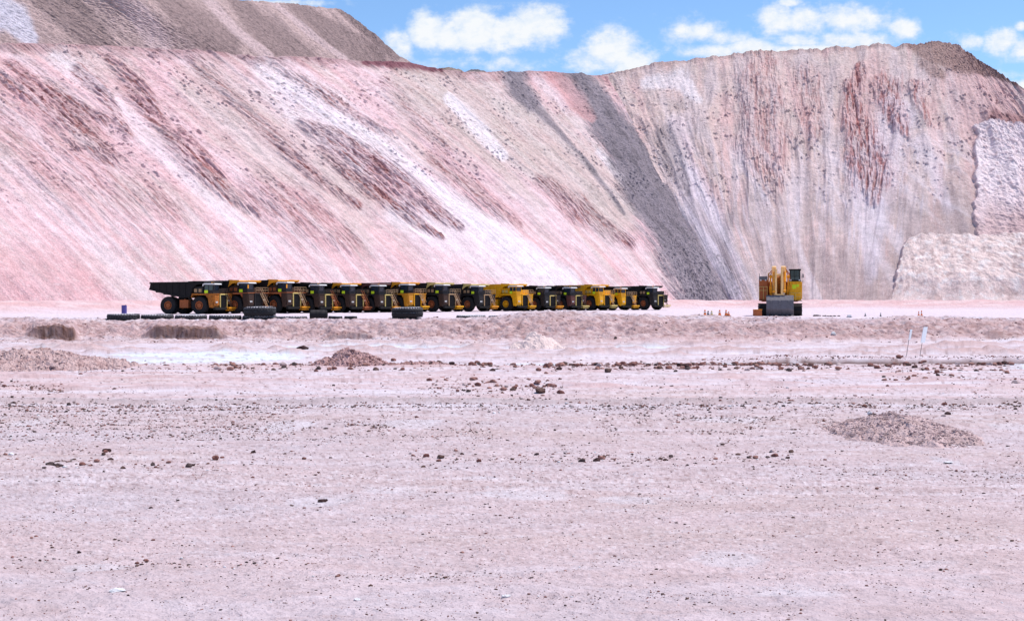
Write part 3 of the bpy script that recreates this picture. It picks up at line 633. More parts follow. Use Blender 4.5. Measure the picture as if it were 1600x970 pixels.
    td = toe_d(px); rs = sst(46, 24, td-D)
    c = mixc(c, rs*.7, lin((224, 178, 178))*.85); c = mixc(c, rs*sst(.0, .3, fbm(X/9, D/5, 322, 4))*.7, lin((232, 210, 212))*.85)
    yard = sst(152, 165, D)*(1-rs)
    c = mixc(c, yard*.6, lin((232, 216, 226))*.86)
    sy = 84.5+0.5*fbm(X/6, X*0, 7, 3); sp = sst(9, 17, X)*sst(.55, .28, np.abs(D-sy))*sst(-.45, -.1, fbm(X/3, X*0+5, 328, 3)); c = mixc(c, sp*.95, lin((112, 78, 68))*.7)  # shadow line along the camera-facing step, put into the ground colour
    wr = np.exp(-((D-79)/1.1)**2)*sst(-34, -22, X); c = mixc(c, wr*.4, lin((206, 160, 156))*.8)
    o = new_mesh_grid('ground', P, c, M_ground); tag(o, 'pale pink graded quarry floor with stones and wheel ruts', None, kind='structure')
ground()

# ---------------------------------------------------------------- stones
def ico():
    t = (1+5**.5)/2
    v = np.array([(-1, t, 0), (1, t, 0), (-1, -t, 0), (1, -t, 0), (0, -1, t), (0, 1, t), (0, -1, -t), (0, 1, -t), (t, 0, -1), (t, 0, 1), (-t, 0, -1), (-t, 0, 1)], float)
    v /= np.linalg.norm(v[0])
    f = np.array([(0, 11, 5), (0, 5, 1), (0, 1, 7), (0, 7, 10), (0, 10, 11), (1, 5, 9), (5, 11, 4), (11, 10, 2), (10, 7, 6), (7, 1, 8), (3, 9, 4), (3, 4, 2), (3, 2, 6), (3, 6, 8), (3, 8, 9), (4, 9, 5), (2, 4, 11), (6, 2, 10), (8, 6, 7), (9, 8, 1)])
    return v, f
IV, IF = ico()
def rockv(): 
    v = IV*rng.uniform(.5, 1.25, (12, 1)); return v*np.array([1, rng.uniform(.55, .95), rng.uniform(.35, .7)])
TPL = np.array([rockv() for _ in range(40)])
def stone_mesh(name, pos, size, col):
    n = len(pos); a = rng.uniform(0, 6.28, n); k = rng.integers(0, 40, n)
    V = TPL[k]*size[:, None, None]
    ca, sa = np.cos(a)[:, None], np.sin(a)[:, None]
    x = V[..., 0]*ca-V[..., 1]*sa; y = V[..., 0]*sa+V[..., 1]*ca
    V = np.stack([x, y, V[..., 2]], -1)+pos[:, None]
    me = bpy.data.meshes.new(name); me.vertices.add(n*12); me.vertices.foreach_set('co', V.reshape(-1).astype(np.float32))
    f = (IF[None]+12*np.arange(n)[:, None, None]).reshape(-1)
    me.loops.add(len(f)); me.loops.foreach_set('vertex_index', f.astype(np.int32))
    me.polygons.add(len(f)//3); me.polygons.foreach_set('loop_start', (np.arange(len(f)//3)*3).astype(np.int32))
    at = me.color_attributes.new('Col', 'FLOAT_COLOR', 'POINT'); c4 = np.ones((n, 12, 4), np.float32); c4[..., :3] = col[:, None]
    at.data.foreach_set('color', c4.reshape(-1)); me.update(); me.materials.append(M_stone)
    o = bpy.data.objects.new(name, me); S.collection.objects.link(o); return o
PALETTE = np.array([lin((118, 92, 84)), lin((146, 100, 92)), lin((96, 80, 78)), lin((176, 130, 120)), lin((206, 182, 180)), lin((78, 56, 54)), lin((240, 236, 238))])*.8
def scatter(n, x0, x1, y0, y1, s0, s1, p=2.2, w=(.24, .22, .18, .16, .08, .08, .04), tilt=0.0, gaussy=False, dens=None):
    px = rng.uniform(x0, x1, n)
    py = (rng.normal((y0+y1)/2, (y1-y0)/4, n) if gaussy else rng.uniform(y0, y1, n))+tilt*(px-x0)
    if dens is not None:
        keep = rng.uniform(0, 1, n) < sst(-.15, .3, fbm(px/dens, py/(dens*.25), 501, 3)); px = px[keep]; py = py[keep]; n = len(px)
    d = d_of_py(np.clip(py, 500, 1020))
    u = rng.uniform(0, 1, n); spx = s0*(1+((s1/s0)**(1-p)-1)*u)**(1/(1-p))     # power law
    size = spx/2*d/F*rng.uniform(.8, 1.2, n)
    x = (px-800)/F*d; z = ground_z(x, d)+size*.12
    ci = rng.choice(7, n, p=np.array(w)/sum(w))
    return np.stack([x, d, z], -1), size, PALETTE[ci]*rng.uniform(.7, 1.25, (n, 1)), spx, px, py
def bank_scatter(n):
    px = rng.uniform(-150, 1750, n); d = rng.uniform(124, 152, n)
    keep = rng.uniform(0, 1, n) < sst(-.2, .25, fbm(px/70, d/6, 77, 3)); px = px[keep]; d = d[keep]; n = len(px)
    spx = 1.2*(1-rng.uniform(0, .93, n))**(-.55); spx = np.clip(spx, 1.2, 11)
    size = spx/2*d/F; x = (px-800)/F*d
    return np.stack([x, d, ground_z(x, d)+size*.2], -1), size, PALETTE[rng.choice([1, 3, 3, 4, 0, 4], n)]*rng.uniform(.75, 1.2, (n, 1)), spx, px, HY+CZ/d*F
CL_ = (.12, .36, .06, .34, .06, .06, .0)
sets = [scatter(32000, -250, 1850, 600, 1010, 1.3, 8, 2.9, dens=70), scatter(15000, -250, 1850, 590, 1010, 1.0, 5, 2.9),
        scatter(4500, -250, 1850, 624, 644, 1.4, 8, 2.6, gaussy=True), scatter(2400, -250, 1850, 628, 639, 1.6, 9, 2.4, gaussy=True, dens=40), scatter(900, 900, 1850, 630, 640, 2, 10, 2.3, gaussy=True, dens=40),
        scatter(4000, -150, 460, 634, 686, 1.5, 8, 2.6), scatter(2200, 470, 770, 650, 692, 1.3, 8, 2.6, gaussy=True, dens=60), scatter(2600, 940, 1330, 645, 678, 1.3, 8, 2.6, dens=60),
        scatter(620, 0, 420, 700, 738, 2, 14, 2.2, gaussy=True, dens=60), scatter(520, 640, 1240, 705, 728, 1.8, 13, 2.2, gaussy=True), scatter(240, -100, 1700, 640, 980, 3.5, 10, 3.4, dens=120), scatter(260, -50, 500, 868, 890, 2, 10, 2.4, gaussy=True), scatter(300, 1240, 1600, 728, 750, 1.5, 6, 2.6, gaussy=True),
        scatter(300, 480, 900, 888, 906, 1.5, 9, 2.5, gaussy=True), scatter(260, 640, 1160, 925, 942, 1.5, 8, 2.5, gaussy=True),
        scatter(1300, 330, 1600, 567, 579, 2.4, 13, 2.1, CL_, gaussy=True), scatter(700, 850, 1270, 567, 578, 2.8, 13, 2.1, CL_, gaussy=True), scatter(240, 1380, 1600, 569, 602, 2, 10, 2.3, CL_, gaussy=True, tilt=0.03),
        scatter(380, 670, 880, 588, 620, 2.2, 13, 2.2, CL_, gaussy=True), scatter(240, -20, 100, 597, 607, 2, 8, 2.4, CL_, gaussy=True, tilt=.06), scatter(500, 1100, 1600, 561, 567, 1.6, 6, 2.6, CL_, gaussy=True),
        scatter(260, 120, 420, 566, 586, 2, 9, 2.6, CL_, gaussy=True), bank_scatter(7000)]
pos = np.concatenate([s[0] for s in sets]); size = np.concatenate([s[1] for s in sets]); col = np.concatenate([s[2] for s in sets]); spx = np.concatenate([s[3] for s in sets])
ppx = np.concatenate([s[4] for s in sets]); ppy = np.concatenate([s[5] for s in sets])
inview = (ppx > 5) & (ppx < 1595) & (ppy < 965)
order = np.argsort(-spx*inview); big = order[:270]; rest = order[230:]
tag(stone_mesh('gravel', pos[rest], size[rest], col[rest]), 'small loose stones and crumbs strewn over the quarry floor', None, kind='stuff')
ROCKM = []
def rock_mesh(seed, col, sub=2, flat=.6, lng=.8):
    r2 = np.random.default_rng(seed)
    v, f = IV.copy(), [tuple(q) for q in IF]
    for _ in range(sub):
        cache = {}; v = list(v); nf = []
        def mid(a, b):
            k = (min(a, b), max(a, b))
            if k not in cache:
                m_ = (v[a]+v[b])/2; v.append(m_/np.linalg.norm(m_)); cache[k] = len(v)-1
            return cache[k]
        for a, b, c in f:
            ab, bc, ca = mid(a, b), mid(b, c), mid(c, a); nf += [(a, ab, ca), (b, bc, ab), (c, ca, bc), (ab, bc, ca)]
        v = np.array(v); f = nf
    v = v.copy()
    for k in range(11):                                          # chop flat facets
        n = r2.normal(size=3); n /= np.linalg.norm(n); dcut = r2.uniform(.55, .85)
        s = v@n; over = s > dcut; v[over] -= np.outer(s[over]-dcut, n)
    v += .05*r2.normal(size=v.shape); v *= np.array([1, lng, flat])
    me = bpy.data.meshes.new('rock'); me.from_pydata([tuple(p) for p in v], [], f)
    at = me.color_attributes.new('Col', 'FLOAT_COLOR', 'POINT'); c4 = np.ones((len(v), 4), np.float32); c4[:, :3] = col
    at.data.foreach_set('color', c4.reshape(-1)); me.materials.append(M_stone); me.update(); return me
for i in range(7): ROCKM.append([rock_mesh(900+i*5+j, PALETTE[i], 1) for j in range(4)])
cname = ['greyish brown', 'reddish brown', 'dark grey', 'pinkish', 'pale pink', 'dark brown', 'whitish']
def put_rock(me, x, y, z, s, rz, label, group=None, name='rock', cat='rock'):
    o = bpy.data.objects.new(name, me); S.collection.objects.link(o); o.location = (x, y, z+s*.15); o.scale = (s, s, s); o.rotation_euler = (0, 0, rz)
    return tag(o, label, cat, group)
for i in big:
    ci = int(np.argmin(np.abs(PALETTE-col[i]).sum(1)))
    py = ppy[i]; zone = ('in the foreground' if py > 690 else 'on the gravelly strip across the middle ground' if py > 612 else 'in the row of clods before the bank' if py > 545 else 'on the bank below the tyres')
    gname = {'in the foreground': 'loose rocks in the foreground', 'on the gravelly strip across the middle ground': 'rocks on the gravelly strip', 'in the row of clods before the bank': 'clods in the row before the bank', 'on the bank below the tyres': 'rocks on the bank'}[zone]
    nm = cname[ci]
    put_rock(ROCKM[ci][int(rng.integers(4))], *pos[i], size[i]*1.05, float(rng.uniform(0, 6.28)), f'small {nm} rock lying {zone}', gname+', '+nm)
# rocks one can single out
special = [(182, 929, 15, 6, .28, 'flat grey slab of stone near the lower left corner'), (505, 785, 9, 5, .4, 'dark brown lens shaped stone below the left middle of the floor'),
           (790, 933, 9, 6, .45, 'white stone with a dark underside near the bottom centre'), (558, 938, 8, 6, .5, 'white stone with a dark underside left of the bottom centre'),
           (472, 546, 13, 5, .4, 'flat brown boulder standing alone on the pale road'), (843, 612, 14, 0, .55, 'largest dark red clod in the cluster left of the middle'),
           (1302, 530, 6, 6, .9, 'round white boulder at the foot of the bank right of the excavator'), (1276, 531, 7, 4, .5, 'pale low rock just left of the round white boulder'),
           (1364, 654, 9, 5, .7, 'dark rock perched on the left top of the gravel mound'), (1360, 645, 5, 6, .8, 'small white stone behind the dark rock on the gravel mound'),
           (1424, 664, 7, 6, .4, 'white stone in the middle of the gravel mound'), (1588, 601, 8, 4, .7, 'pale angular rock beside the red clods at the right edge'),
           (1482, 722, 11, 6, .12, 'flat white slab below the gravel mound'), (397, 708, 5, 5, .95, 'upright dark stone in the left foreground'),
           (950, 581, 10, 0, .4, 'low dark clod in front of the clod row right of the middle'), (962, 533, 4, 2, .8, 'lone dark stone on the road behind the clod row'),
           (108, 633, 6, 2, .6, 'dark stone at the left end of the gravelly strip'), (1317, 700, 0, 0, 0, '')]
for k, (px, py, hw, ci, flat, lab) in enumerate(special):
    if not lab: continue
    x, d, z = at_px(px, py); s = hw*d/F
    me = rock_mesh(1200+k, PALETTE[ci], 2, flat, .7); put_rock(me, x, d, z, s, 0.3*k, lab)
# ---------------------------------------------------------------- rubble mounds
def mound(px0, px1, ybase, hpx, col, col2, label, seed, ns=300, sz=(1.5, 7), peak=.5, rough=.12, depthk=.5, cat='mound', flat=1.4):
    d = float(d_of_py(ybase-4)); s = F/d; rx = (px1-px0)/2/s; cx = ((px0+px1)/2-800)/s; h = hpx/s; ry = rx*depthk; kf = (d+ry*.8)/d; cx *= kf; rx *= kf
    n1, n2 = 220, 120
    gx, gy = np.meshgrid(np.linspace(-1.1, 1.1, n1), np.linspace(-1.15, 1.15, n2))
    def hf(gx, gy):
        sk = gx-(peak-.5)*1.2*(1-np.abs(gx))
        r = np.hypot(sk, gy)*(1+.32*fbm(gx*3+seed, gy*3, seed, 4))
        return h*np.clip(1-r**flat, -.15, 1)*(1+.45*fbm(gx*3, gy*3, seed+2, 4))
    Y0 = d+gy*ry+ry*.8; X0 = cx+gx*rx
    Z = hf(gx, gy)+rough*h*fbm(gx*rx/.35, gy*ry/.35, seed+3, 3)+rough*.5*h*fbm(gx*rx/.12, gy*ry/.12, seed+4, 2)
    G = ground_z(X0, Y0, False)
    edge = sst(1.12, .98, np.maximum(np.abs(gx), np.abs(gy)))
    P = np.stack([X0, Y0, G+Z*edge-.12*(1-edge)-.02], -1)[::-1]
    C = np.broadcast_to(col, P.shape).copy(); C = mixc(C, sst(0, .3, fbm(gx*rx/.8, gy*ry/.8, seed+5, 3)), col2)[::-1]
    root = new_mesh_grid('rubble_mound', P, C, M_ground); tag(root, label, cat)
    if ns:
        a = rng.uniform(-1, 1, ns); b = rng.uniform(-1, .5, ns); ok = np.hypot(a, b) < .98; a, b = a[ok], b[ok]
        X = cx+a*rx; Y = d+b*ry+ry*.8
        u = rng.uniform(0, 1, len(a)); sp_ = sz[0]*(1+((sz[1]/sz[0])**(-1.4)-1)*u)**(-1/1.4)
        z = ground_z(X, Y, False)+np.maximum(hf(a, b), 0)
        ss = sp_/2/s
        st_ = stone_mesh('rubble', np.stack([X, Y, z+ss*.2], -1), ss, np.clip(np.asarray(col)*rng.uniform(.62, 1.2, (len(a), 1)), .03, .9)); st_.parent = root; tag(st_, kind='stuff')
mound(485, 612, 577, 25, lin((214, 172, 168))*.8, lin((192, 148, 142))*.8, 'small mound of pink clods left of the middle of the floor', 601, 520, (2, 12), .5, .25, .9, flat=1.3)
mound(1302, 1508, 698, 34, lin((220, 190, 188))*.8, lin((196, 166, 162))*.8, 'gravel mound on the right side of the foreground', 611, 5000, (1.3, 8), .5, .14, 2.4, flat=1.3)
mound(-140, 215, 583, 27, lin((216, 184, 180))*.8, lin((200, 164, 160))*.8, 'long low mound of rubble at the left edge', 621, 1300, (1.5, 12), .5, .22, .8, flat=1.5)
mound(795, 885, 549, 24, lin((240, 214, 208))*.9, lin((234, 208, 202))*.9, 'smooth pale sand cone on the road in the middle', 631, 0, (1, 2), .45, .02, .9, flat=1.2)
mound(38, 92, 560, 12, lin((200, 164, 158))*.8, lin((180, 144, 134))*.8, 'boulder like lump on top of the left mound', 641, 40, (2, 6), .5, .15, .7, flat=2)
mound(600, 720, 577, 7, lin((206, 164, 160))*.8, lin((176, 132, 126))*.8, 'low ridge of clods right of the pink mound', 651, 120, (2, 8), .5, .3, .4, flat=2)

# ================================================================ machines
class MB:
    def __init__(s): s.v = []; s.f = []
    def add(s, v, f):
        n = len(s.v); s.v += [tuple(p) for p in v]; s.f += [tuple(i+n for i in q) for q in f]; return s
    def box(s, x0, x1, y0, y1, z0, z1):
        return s.add([(x0, y0, z0), (x1, y0, z0), (x1, y1, z0), (x0, y1, z0), (x0, y0, z1), (x1, y0, z1), (x1, y1, z1), (x0, y1, z1)],
                     [(0, 3, 2, 1), (4, 5, 6, 7), (0, 1, 5, 4), (1, 2, 6, 5), (2, 3, 7, 6), (3, 0, 4, 7)])
    def prism(s, prof, y0, y1):          # profile in x,z extruded along y
        n = len(prof)
        return s.add([(x, y0, z) for x, z in prof]+[(x, y1, z) for x, z in prof], [tuple(range(n)), tuple(range(2*n-1, n-1, -1))]+[(i, i+n, (i+1) % n+n, (i+1) % n) for i in range(n)])
    def prismx(s, prof, x0, x1):         # profile in y,z extruded along x
        n = len(prof)
        return s.add([(x0, y, z) for y, z in prof]+[(x1, y, z) for y, z in prof], [tuple(range(n)), tuple(range(2*n-1, n-1, -1))]+[(i, i+n, (i+1) % n+n, (i+1) % n) for i in range(n)])
    def lathe(s, prof, c, axis='y', n=28):   # prof: (offset along axis, radius)
        v = []; f = []; m = len(prof)
        for k in range(n):
            a = 2*math.pi*k/n; ca, sa = math.cos(a), math.sin(a)
            for o_, r in prof:
                v.append((c[0]+r*ca, c[1]+o_, c[2]+r*sa) if axis == 'y' else (c[0]+o_, c[1]+r*ca, c[2]+r*sa) if axis == 'x' else (c[0]+r*ca, c[1]+r*sa, c[2]+o_))
        for k in range(n):
            for i in range(m-1):
                a = k*m+i; b = ((k+1) % n)*m+i; f.append((a, a+1, b+1, b))
        f.append(tuple(k*m for k in range(n))); f.append(tuple(k*m+m-1 for k in range(n-1, -1, -1)))
        return s.add(v, f)
    def tube(s, p, q, r, n=8, r2=None):
        p = Vector(p); q = Vector(q); d = (q-p).normalized(); u = d.orthogonal().normalized(); w = d.cross(u); r2 = r if r2 is None else r2
        v = [p+r*(math.cos(2*math.pi*k/n)*u+math.sin(2*math.pi*k/n)*w) for k in range(n)]+[q+r2*(math.cos(2*math.pi*k/n)*u+math.sin(2*math.pi*k/n)*w) for k in range(n)]
        return s.add(v, [tuple(range(n-1, -1, -1)), tuple(range(n, 2*n))]+[(k, (k+1) % n, n+(k+1) % n, n+k) for k in range(n)])
    def build(s, name, mat, parent=None, bevel=0.0, loc=None):
        me = bpy.data.meshes.new(name); me.from_pydata(s.v, [], s.f); me.materials.append(mat)
        import bmesh
        bm = bmesh.new(); bm.from_mesh(me)
        if bevel:
            bmesh.ops.remove_doubles(bm, verts=bm.verts, dist=1e-4)
            ed = [e for e in bm.edges if len(e.link_faces) == 2 and e.calc_face_angle(0) > .6]
            bmesh.ops.bevel(bm, geom=ed, offset=bevel, segments=2, profile=.5, affect='EDGES', clamp_overlap=True)
        bmesh.ops.recalc_face_normals(bm, faces=bm.faces); bm.to_mesh(me); bm.free()
        o = bpy.data.objects.new(name, me); S.collection.objects.link(o)
        if parent: o.parent = parent
        if loc: o.location = loc
        return o
def tyre_prof(w, r, hole):
    h = w/2
    return [(-h*.82, hole), (-h*.92, hole+.12), (-h, (r+hole)/2), (-h*.94, r*.90), (-h*.78, r*.975), (-h*.55, r), (-h*.1, r), (-h*.08, r*.985), (h*.08, r*.985), (h*.1, r), (h*.55, r), (h*.78, r*.975), (h*.94, r*.90), (h, (r+hole)/2), (h*.92, hole+.12), (h*.82, hole)]
def tyre_mb(w, r, hole, c, axis='y', lugs=30):
    mb = MB(); prof = tyre_prof(w, r, hole); n = 44; m = len(prof); v = []; f = []
    for k in range(n):
        a = 2*math.pi*k/n
        for o_, rr in prof:
            e = rr*math.cos(a); g = rr*math.sin(a)
            v.append((c[0]+e, c[1]+o_, c[2]+g) if axis == 'y' else (c[0]+e, c[1]+g, c[2]+o_))
    for k in range(n):
        for i in range(m):
            a = k*m+i; b = ((k+1) % n)*m+i; a2 = k*m+(i+1) % m; b2 = ((k+1) % n)*m+(i+1) % m; f.append((a, a2, b2, b))
    mb.add(v, f)
    for k in range(lugs):                # tread blocks, staggered on both shoulders
        for sgn in (-1, 1):
            a = 2*math.pi*(k+(.5 if sgn > 0 else 0))/lugs; da = .42*2*math.pi/lugs/1.6
            vs = []
            for rr in (r*.965, r*1.018):
                for oo, sh in ((sgn*w*.06, .5), (sgn*w*.47, 0)):
                    for q in (-da, da):
                        aa = a+q+sh*da; k2 = rr-(0.05*r if abs(oo) > w*.3 else 0)
                        e, g = k2*math.cos(aa), k2*math.sin(aa); vs.append((c[0]+e, c[1]+oo, c[2]+g) if axis == 'y' else (c[0]+e, c[1]+g, c[2]+oo))
            mb.add(vs, [(0, 1, 3, 2), (4, 6, 7, 5), (0, 4, 5, 1), (2, 3, 7, 6), (0, 2, 6, 4), (1, 5, 7, 3)])
    return mb

TR = 1.9                                  # tyre radius
def make_truck():
    t = empty('dump_truck'); P = {}
    def add(name, mb, mat, bevel=0.0, parent=None, key=None):
        o = mb.build(name, M[mat], parent or t, bevel); P.setdefault(key or name, []).append(o); return o
    # frame with axle housings
    f = MB()
    for y in (-1.0, 1.0): f.prism([(-9.3, 2.3), (-9.3, 2.8), (-3, 2.7), (3.0, 2.3), (3.0, 1.5), (-2, 1.5), (-6, 1.9)], y-.28, y+.28)
    f.tube((-7.6, -3.2, TR), (-7.6, 3.2, TR), .75, 14); f.lathe([(-.9, .5), (-.7, 1.0), (.7, 1.0), (.9, .5)], (-7.6, 0, TR), 'y', 16)
    f.tube((0, -2.6, TR), (0, 2.6, TR), .42, 10); f.box(-4.6, -4.0, -1.6, 1.6, 1.6, 2.4); f.box(-.6, .6, -2.2, -1.2, 1.2, 3.8); f.box(-.6, .6, 1.2, 2.2, 1.2, 3.8); f.box(-1.6, 2.6, -1.25, 1.25, 1.4, 4.1)
    add('chassis', f, 'black')
    for (x, y, w) in ((0, -3.35, 1.3), (0, 3.35, 1.3), (-7.6, -3.45, 1.15), (-7.6, 3.45, 1.15), (-7.6, -2.15, 1.15), (-7.6, 2.15, 1.15)):
        wh = tyre_mb(w, TR, .92, (x, y, TR)); o = add('wheel', wh, 'tyre', key='tyre')
        s = -1 if y < 0 else 1
        r = MB(); r.lathe([(-s*.35, .94), (s*w*.36, .94), (s*w*.44, .90), (s*w*.40, .80), (s*w*.16, .72), (s*w*.12, .50)], (x, y, TR), 'y', 28)
        add('rim', r, 'rust', parent=o)
        h = MB(); h.lathe([(s*w*.10, .52), (s*w*.38, .50), (s*w*.42, .40), (s*w*.43, .16), (s*w*.48, .14)], (x, y, TR), 'y', 20)
        for k in range(10):
            a = 2*math.pi*k/10; h.lathe([(s*w*.16, .05), (s*w*.22, .05)], (x+.62*math.cos(a), y, TR+.62*math.sin(a)), 'y', 6)
        add('hub', h, 'rust', parent=o)
    # dump body: open box with ribs, sloping floor and a canopy over the cab
    b = MB()
    side = [(-12.0, 5.35), (-11.7, 6.75), (-1.2, 6.85), (-1.0, 6.85), (-2.1, 3.75), (-3.4, 3.55), (-7.8, 4.35)]
    for y in (-4.15, 4.15):
        b.prism(side, y-.10, y+.10); ys = y-.22 if y < 0 else y+.22
        y0, y1 = sorted((y, ys))
        for x in (-11.2, -9.6, -8.0, -6.4, -4.8, -3.2):
            zl = float(np.interp(x, [-12, -7.8, -3.4, -2.1], [5.35, 4.35, 3.55, 3.75]))
            b.prism([(x-.14, zl), (x+.14, zl), (x+.14, 6.7), (x-.14, 6.7)], y0, y1)
        b.prism([(-11.9, 6.55), (-11.85, 6.88), (-1.0, 6.98), (-1.1, 6.65)], y0-.03, y1+.03)
        b.prism([(-7.8, 4.30), (-7.8, 4.62), (-3.4, 3.85), (-3.4, 3.50)], y0-.02, y1+.02)
        b.prism([(-12.05, 5.30), (-11.95, 5.6), (-7.8, 4.62), (-7.8, 4.30)], y0-.02, y1+.02)
    b.prism([(-12.1, 5.30), (-12.0, 5.5), (-7.8, 4.5), (-3.3, 3.75), (-2.2, 3.9), (-2.0, 3.7), (-3.4, 3.5), (-7.8, 4.2)], -4.05, 4.05)
    b.prism([(-2.2, 3.7), (-1.2, 6.8), (-1.0, 6.8), (-2.0, 3.7)], -4.05, 4.05)
    for x in (-10.5, -8.6, -6.7, -4.8):
        zl = float(np.interp(x, [-12, -7.8, -3.4], [5.35, 4.35, 3.55])); b.prism([(x-.15, zl-.3), (x+.15, zl-.33), (x+.15, zl), (x-.15, zl)], -3.9, 3.9)
    add('dump_body', b, 'black', key='body')
    c = MB(); c.prism([(-1.3, 6.72), (-1.25, 6.95), (1.1, 7.0), (1.5, 6.88), (1.5, 6.74), (1.0, 6.66)], -4.2, 4.2)
    for y in (-4.2, -2.1, 0, 2.1, 4.0): c.prism([(-1.5, 5.6), (-1.2, 6.7), (1.2, 6.72), (1.2, 6.55), (-.4, 6.35)], y, y+.2)
    c.prism([(-1.3, 6.9), (-1.3, 7.14), (1.4, 7.06), (1.5, 6.88)], -4.28, -4.12); c.prism([(-1.3, 6.9), (-1.3, 7.14), (1.4, 7.06), (1.5, 6.88)], 4.12, 4.28)
    add('canopy', c, 'black', key='canopy')
    # upper deck with engine-side boxes
    d = MB(); d.box(-2.0, 3.7, -3.95, 3.95, 4.32, 4.46); d.box(-2.0, -1.8, -3.9, 3.9, 3.6, 4.32)
    d.prism([(-1.9, 4.32), (-1.9, 3.5), (-1.5, 4.1), (1.6, 4.1), (2.1, 3.4), (2.1, 4.32)], -3.95, -3.8); d.prism([(-1.9, 4.32), (-1.9, 3.5), (-1.5, 4.1), (1.6, 4.1), (2.1, 3.4), (2.1, 4.32)], 3.8, 3.95)
    add('deck', d, 'charcoal', key='deck')
    e = MB(); e.box(-1.5, .8, -3.55, -1.5, 4.46, 5.9); e.box(-1.5, 2.4, -1.2, 3.6, 4.46, 5.5); add('engine_cowl', e, 'charcoal', .04, key='deck')
    for x in (-1.0, .1):
        a = MB(); a.box(x-.34, x+.34, -3.68, -3.50, 4.75, 5.45)
        for k in range(5): a.box(x-.28, x+.28, -3.73, -3.66, 4.83+k*.12, 4.89+k*.12)
        add('air_filter', a, 'tan', key='vent')
    # cab
    k = MB(); k.box(1.15, 3.35, -3.8, -1.35, 4.46, 5.15)
    for x in (1.15, 3.22):
        for y in (-3.8, -1.48): k.box(x, x+.13, y, y+.13, 5.15, 6.35)
    k.box(2.2, 2.3, -3.8, -3.7, 5.15, 6.35); k.box(1.1, 3.4, -3.85, -1.3, 6.2, 6.36)
    cab = add('cab', k, 'charcoal', key='cab')
    g = MB(); g.box(1.22, 3.28, -3.74, -1.42, 5.15, 6.2); add('window', g, 'glass', parent=cab)
    rf = MB(); rf.prism([(.85, 6.0), (.9, 6.42), (1.25, 6.62), (3.7, 6.60), (3.9, 6.45), (3.87, 6.33), (1.2, 6.36), (1.02, 6.25)], -4.05, -1.1); add('roof', rf, 'white', .03, parent=cab, key='roof')
    # fender panel with steps box in front of the wheel
    p = MB(); p.prism([(2.15, 4.32), (2.15, 3.2), (2.45, 1.5), (3.35, 1.35), (3.55, 4.32)], -3.9, -1.45)
    p.box(2.4, 3.3, -3.98, -3.9, 3.2, 3.9); p.box(2.5, 3.3, -3.96, -3.9, 1.7, 2.8); p.box(3.5, 3.62, -3.7, -1.7, 1.9, 4.0)
    add('fender', p, 'charcoal', .03, key='fender')
    p = MB(); p.prism([(2.15, 4.32), (2.15, 3.2), (2.45, 2.4), (3.35, 2.2), (3.55, 4.32)], 1.45, 3.9); add('fender', p, 'charcoal', .03, key='fender2')
    # radiator
    q = MB(); q.box(3.3, 3.62, -1.4, 1.4, 1.5, 4.3)
    for i in range(9): q.box(3.62, 3.68, -1.2, 1.2, 1.75+i*.27, 1.83+i*.27)
    add('radiator', q, 'black')
    q = MB(); q.box(3.55, 3.78, -1.55, -1.35, 1.5, 4.35); q.box(3.55, 3.78, 1.35, 1.55, 1.5, 4.35); q.box(3.55, 3.80, -1.6, 1.6, 4.15, 4.4); add('radiator_frame', q, 'paleyellow', key='gframe')
    # bumper, front step platform and the diagonal ladder
    q = MB(); q.box(3.3, 3.9, -3.7, 1.2, .95, 1.45); add('bumper', q, 'black', .03)
    q = MB(); q.box(3.3, 4.5, 1.0, 4.1, 1.15, 1.5); q.box(3.4, 4.3, 1.3, 3.9, .75, .95); q.box(3.4, 3.5, 1.4, 1.6, .9, 1.2); q.box(3.4, 3.5, 3.6, 3.8, .9, 1.2); add('step_platform', q, 'orange', .03, key='bar')
    q = MB()
    for y in (2.6, 3.3): q.tube((4.2, y-.3, 1.5), (3.75, y-2.2, 4.4), .07); q.tube((4.3, y-.3, 2.4), (3.85, y-2.2, 5.3), .045)
    for i in range(8):
        tt = (i+.5)/8; q.tube((4.2-.45*tt, 2.3-1.9*tt, 1.5+2.9*tt), (4.2-.45*tt, 3.0-1.9*tt, 1.5+2.9*tt), .05)
    add('ladder', q, 'tan', key='ladder')
    for y in (-3.2, -2.7, 2.0, 2.5):
        q = MB(); q.lathe([(0, .1), (.12, .2), (.14, .2)], (3.62 if y < 0 else 3.5, y, 2.6 if y < 0 else 2.9), 'x', 14); add('headlight', q, 'lamp')
    # rails on the deck
    q = MB()
    for y in (-1.0, .2, 1.4, 2.6, 3.8): q.tube((3.65, y, 4.46), (3.65, y, 5.5), .035, 6)
    for z in (5.0, 5.5): q.tube((3.65, -1.0, z), (3.65, 3.8, z), .035, 6); q.tube((3.65, 3.8, z), (.2, 3.85, z), .035, 6)
    add('handrail', q, 'tan', key='ladder')
    q = MB(); q.tube((3.4, -3.9, 5.6), (3.9, -4.3, 5.7), .035, 6); q.box(3.85, 3.93, -4.5, -4.12, 5.3, 6.05); add('mirror', q, 'black')
    # tank between the wheels, hoist rams
    q = MB(); q.box(-5.0, -2.9, -3.5, -2.3, 1.35, 3.1); q.box(-4.7, -4.5, -3.56, -3.48, 1.5, 3.0); q.box(-3.4, -3.2, -3.56, -3.48, 1.5, 3.0); q.lathe([(0, .16), (.2, .16)], (-4.0, -3.0, 3.1), 'z', 10); add('fuel_tank', q, 'rust', .08, key='tank')
    for y in (-1.7, 1.7):
        q = MB(); q.tube((-2.6, y, 1.9), (-3.6, y, 3.2), .3, 12); q.tube((-3.6, y, 3.2), (-4.3, y, 4.2), .18, 12); add('hoist_ram', q, 'steel')
    q = MB(); q.box(1.35, 2.15, -3.99, -3.86, 4.55, 5.15); add('number_plate', q, 'yellowgreen', key='sign')
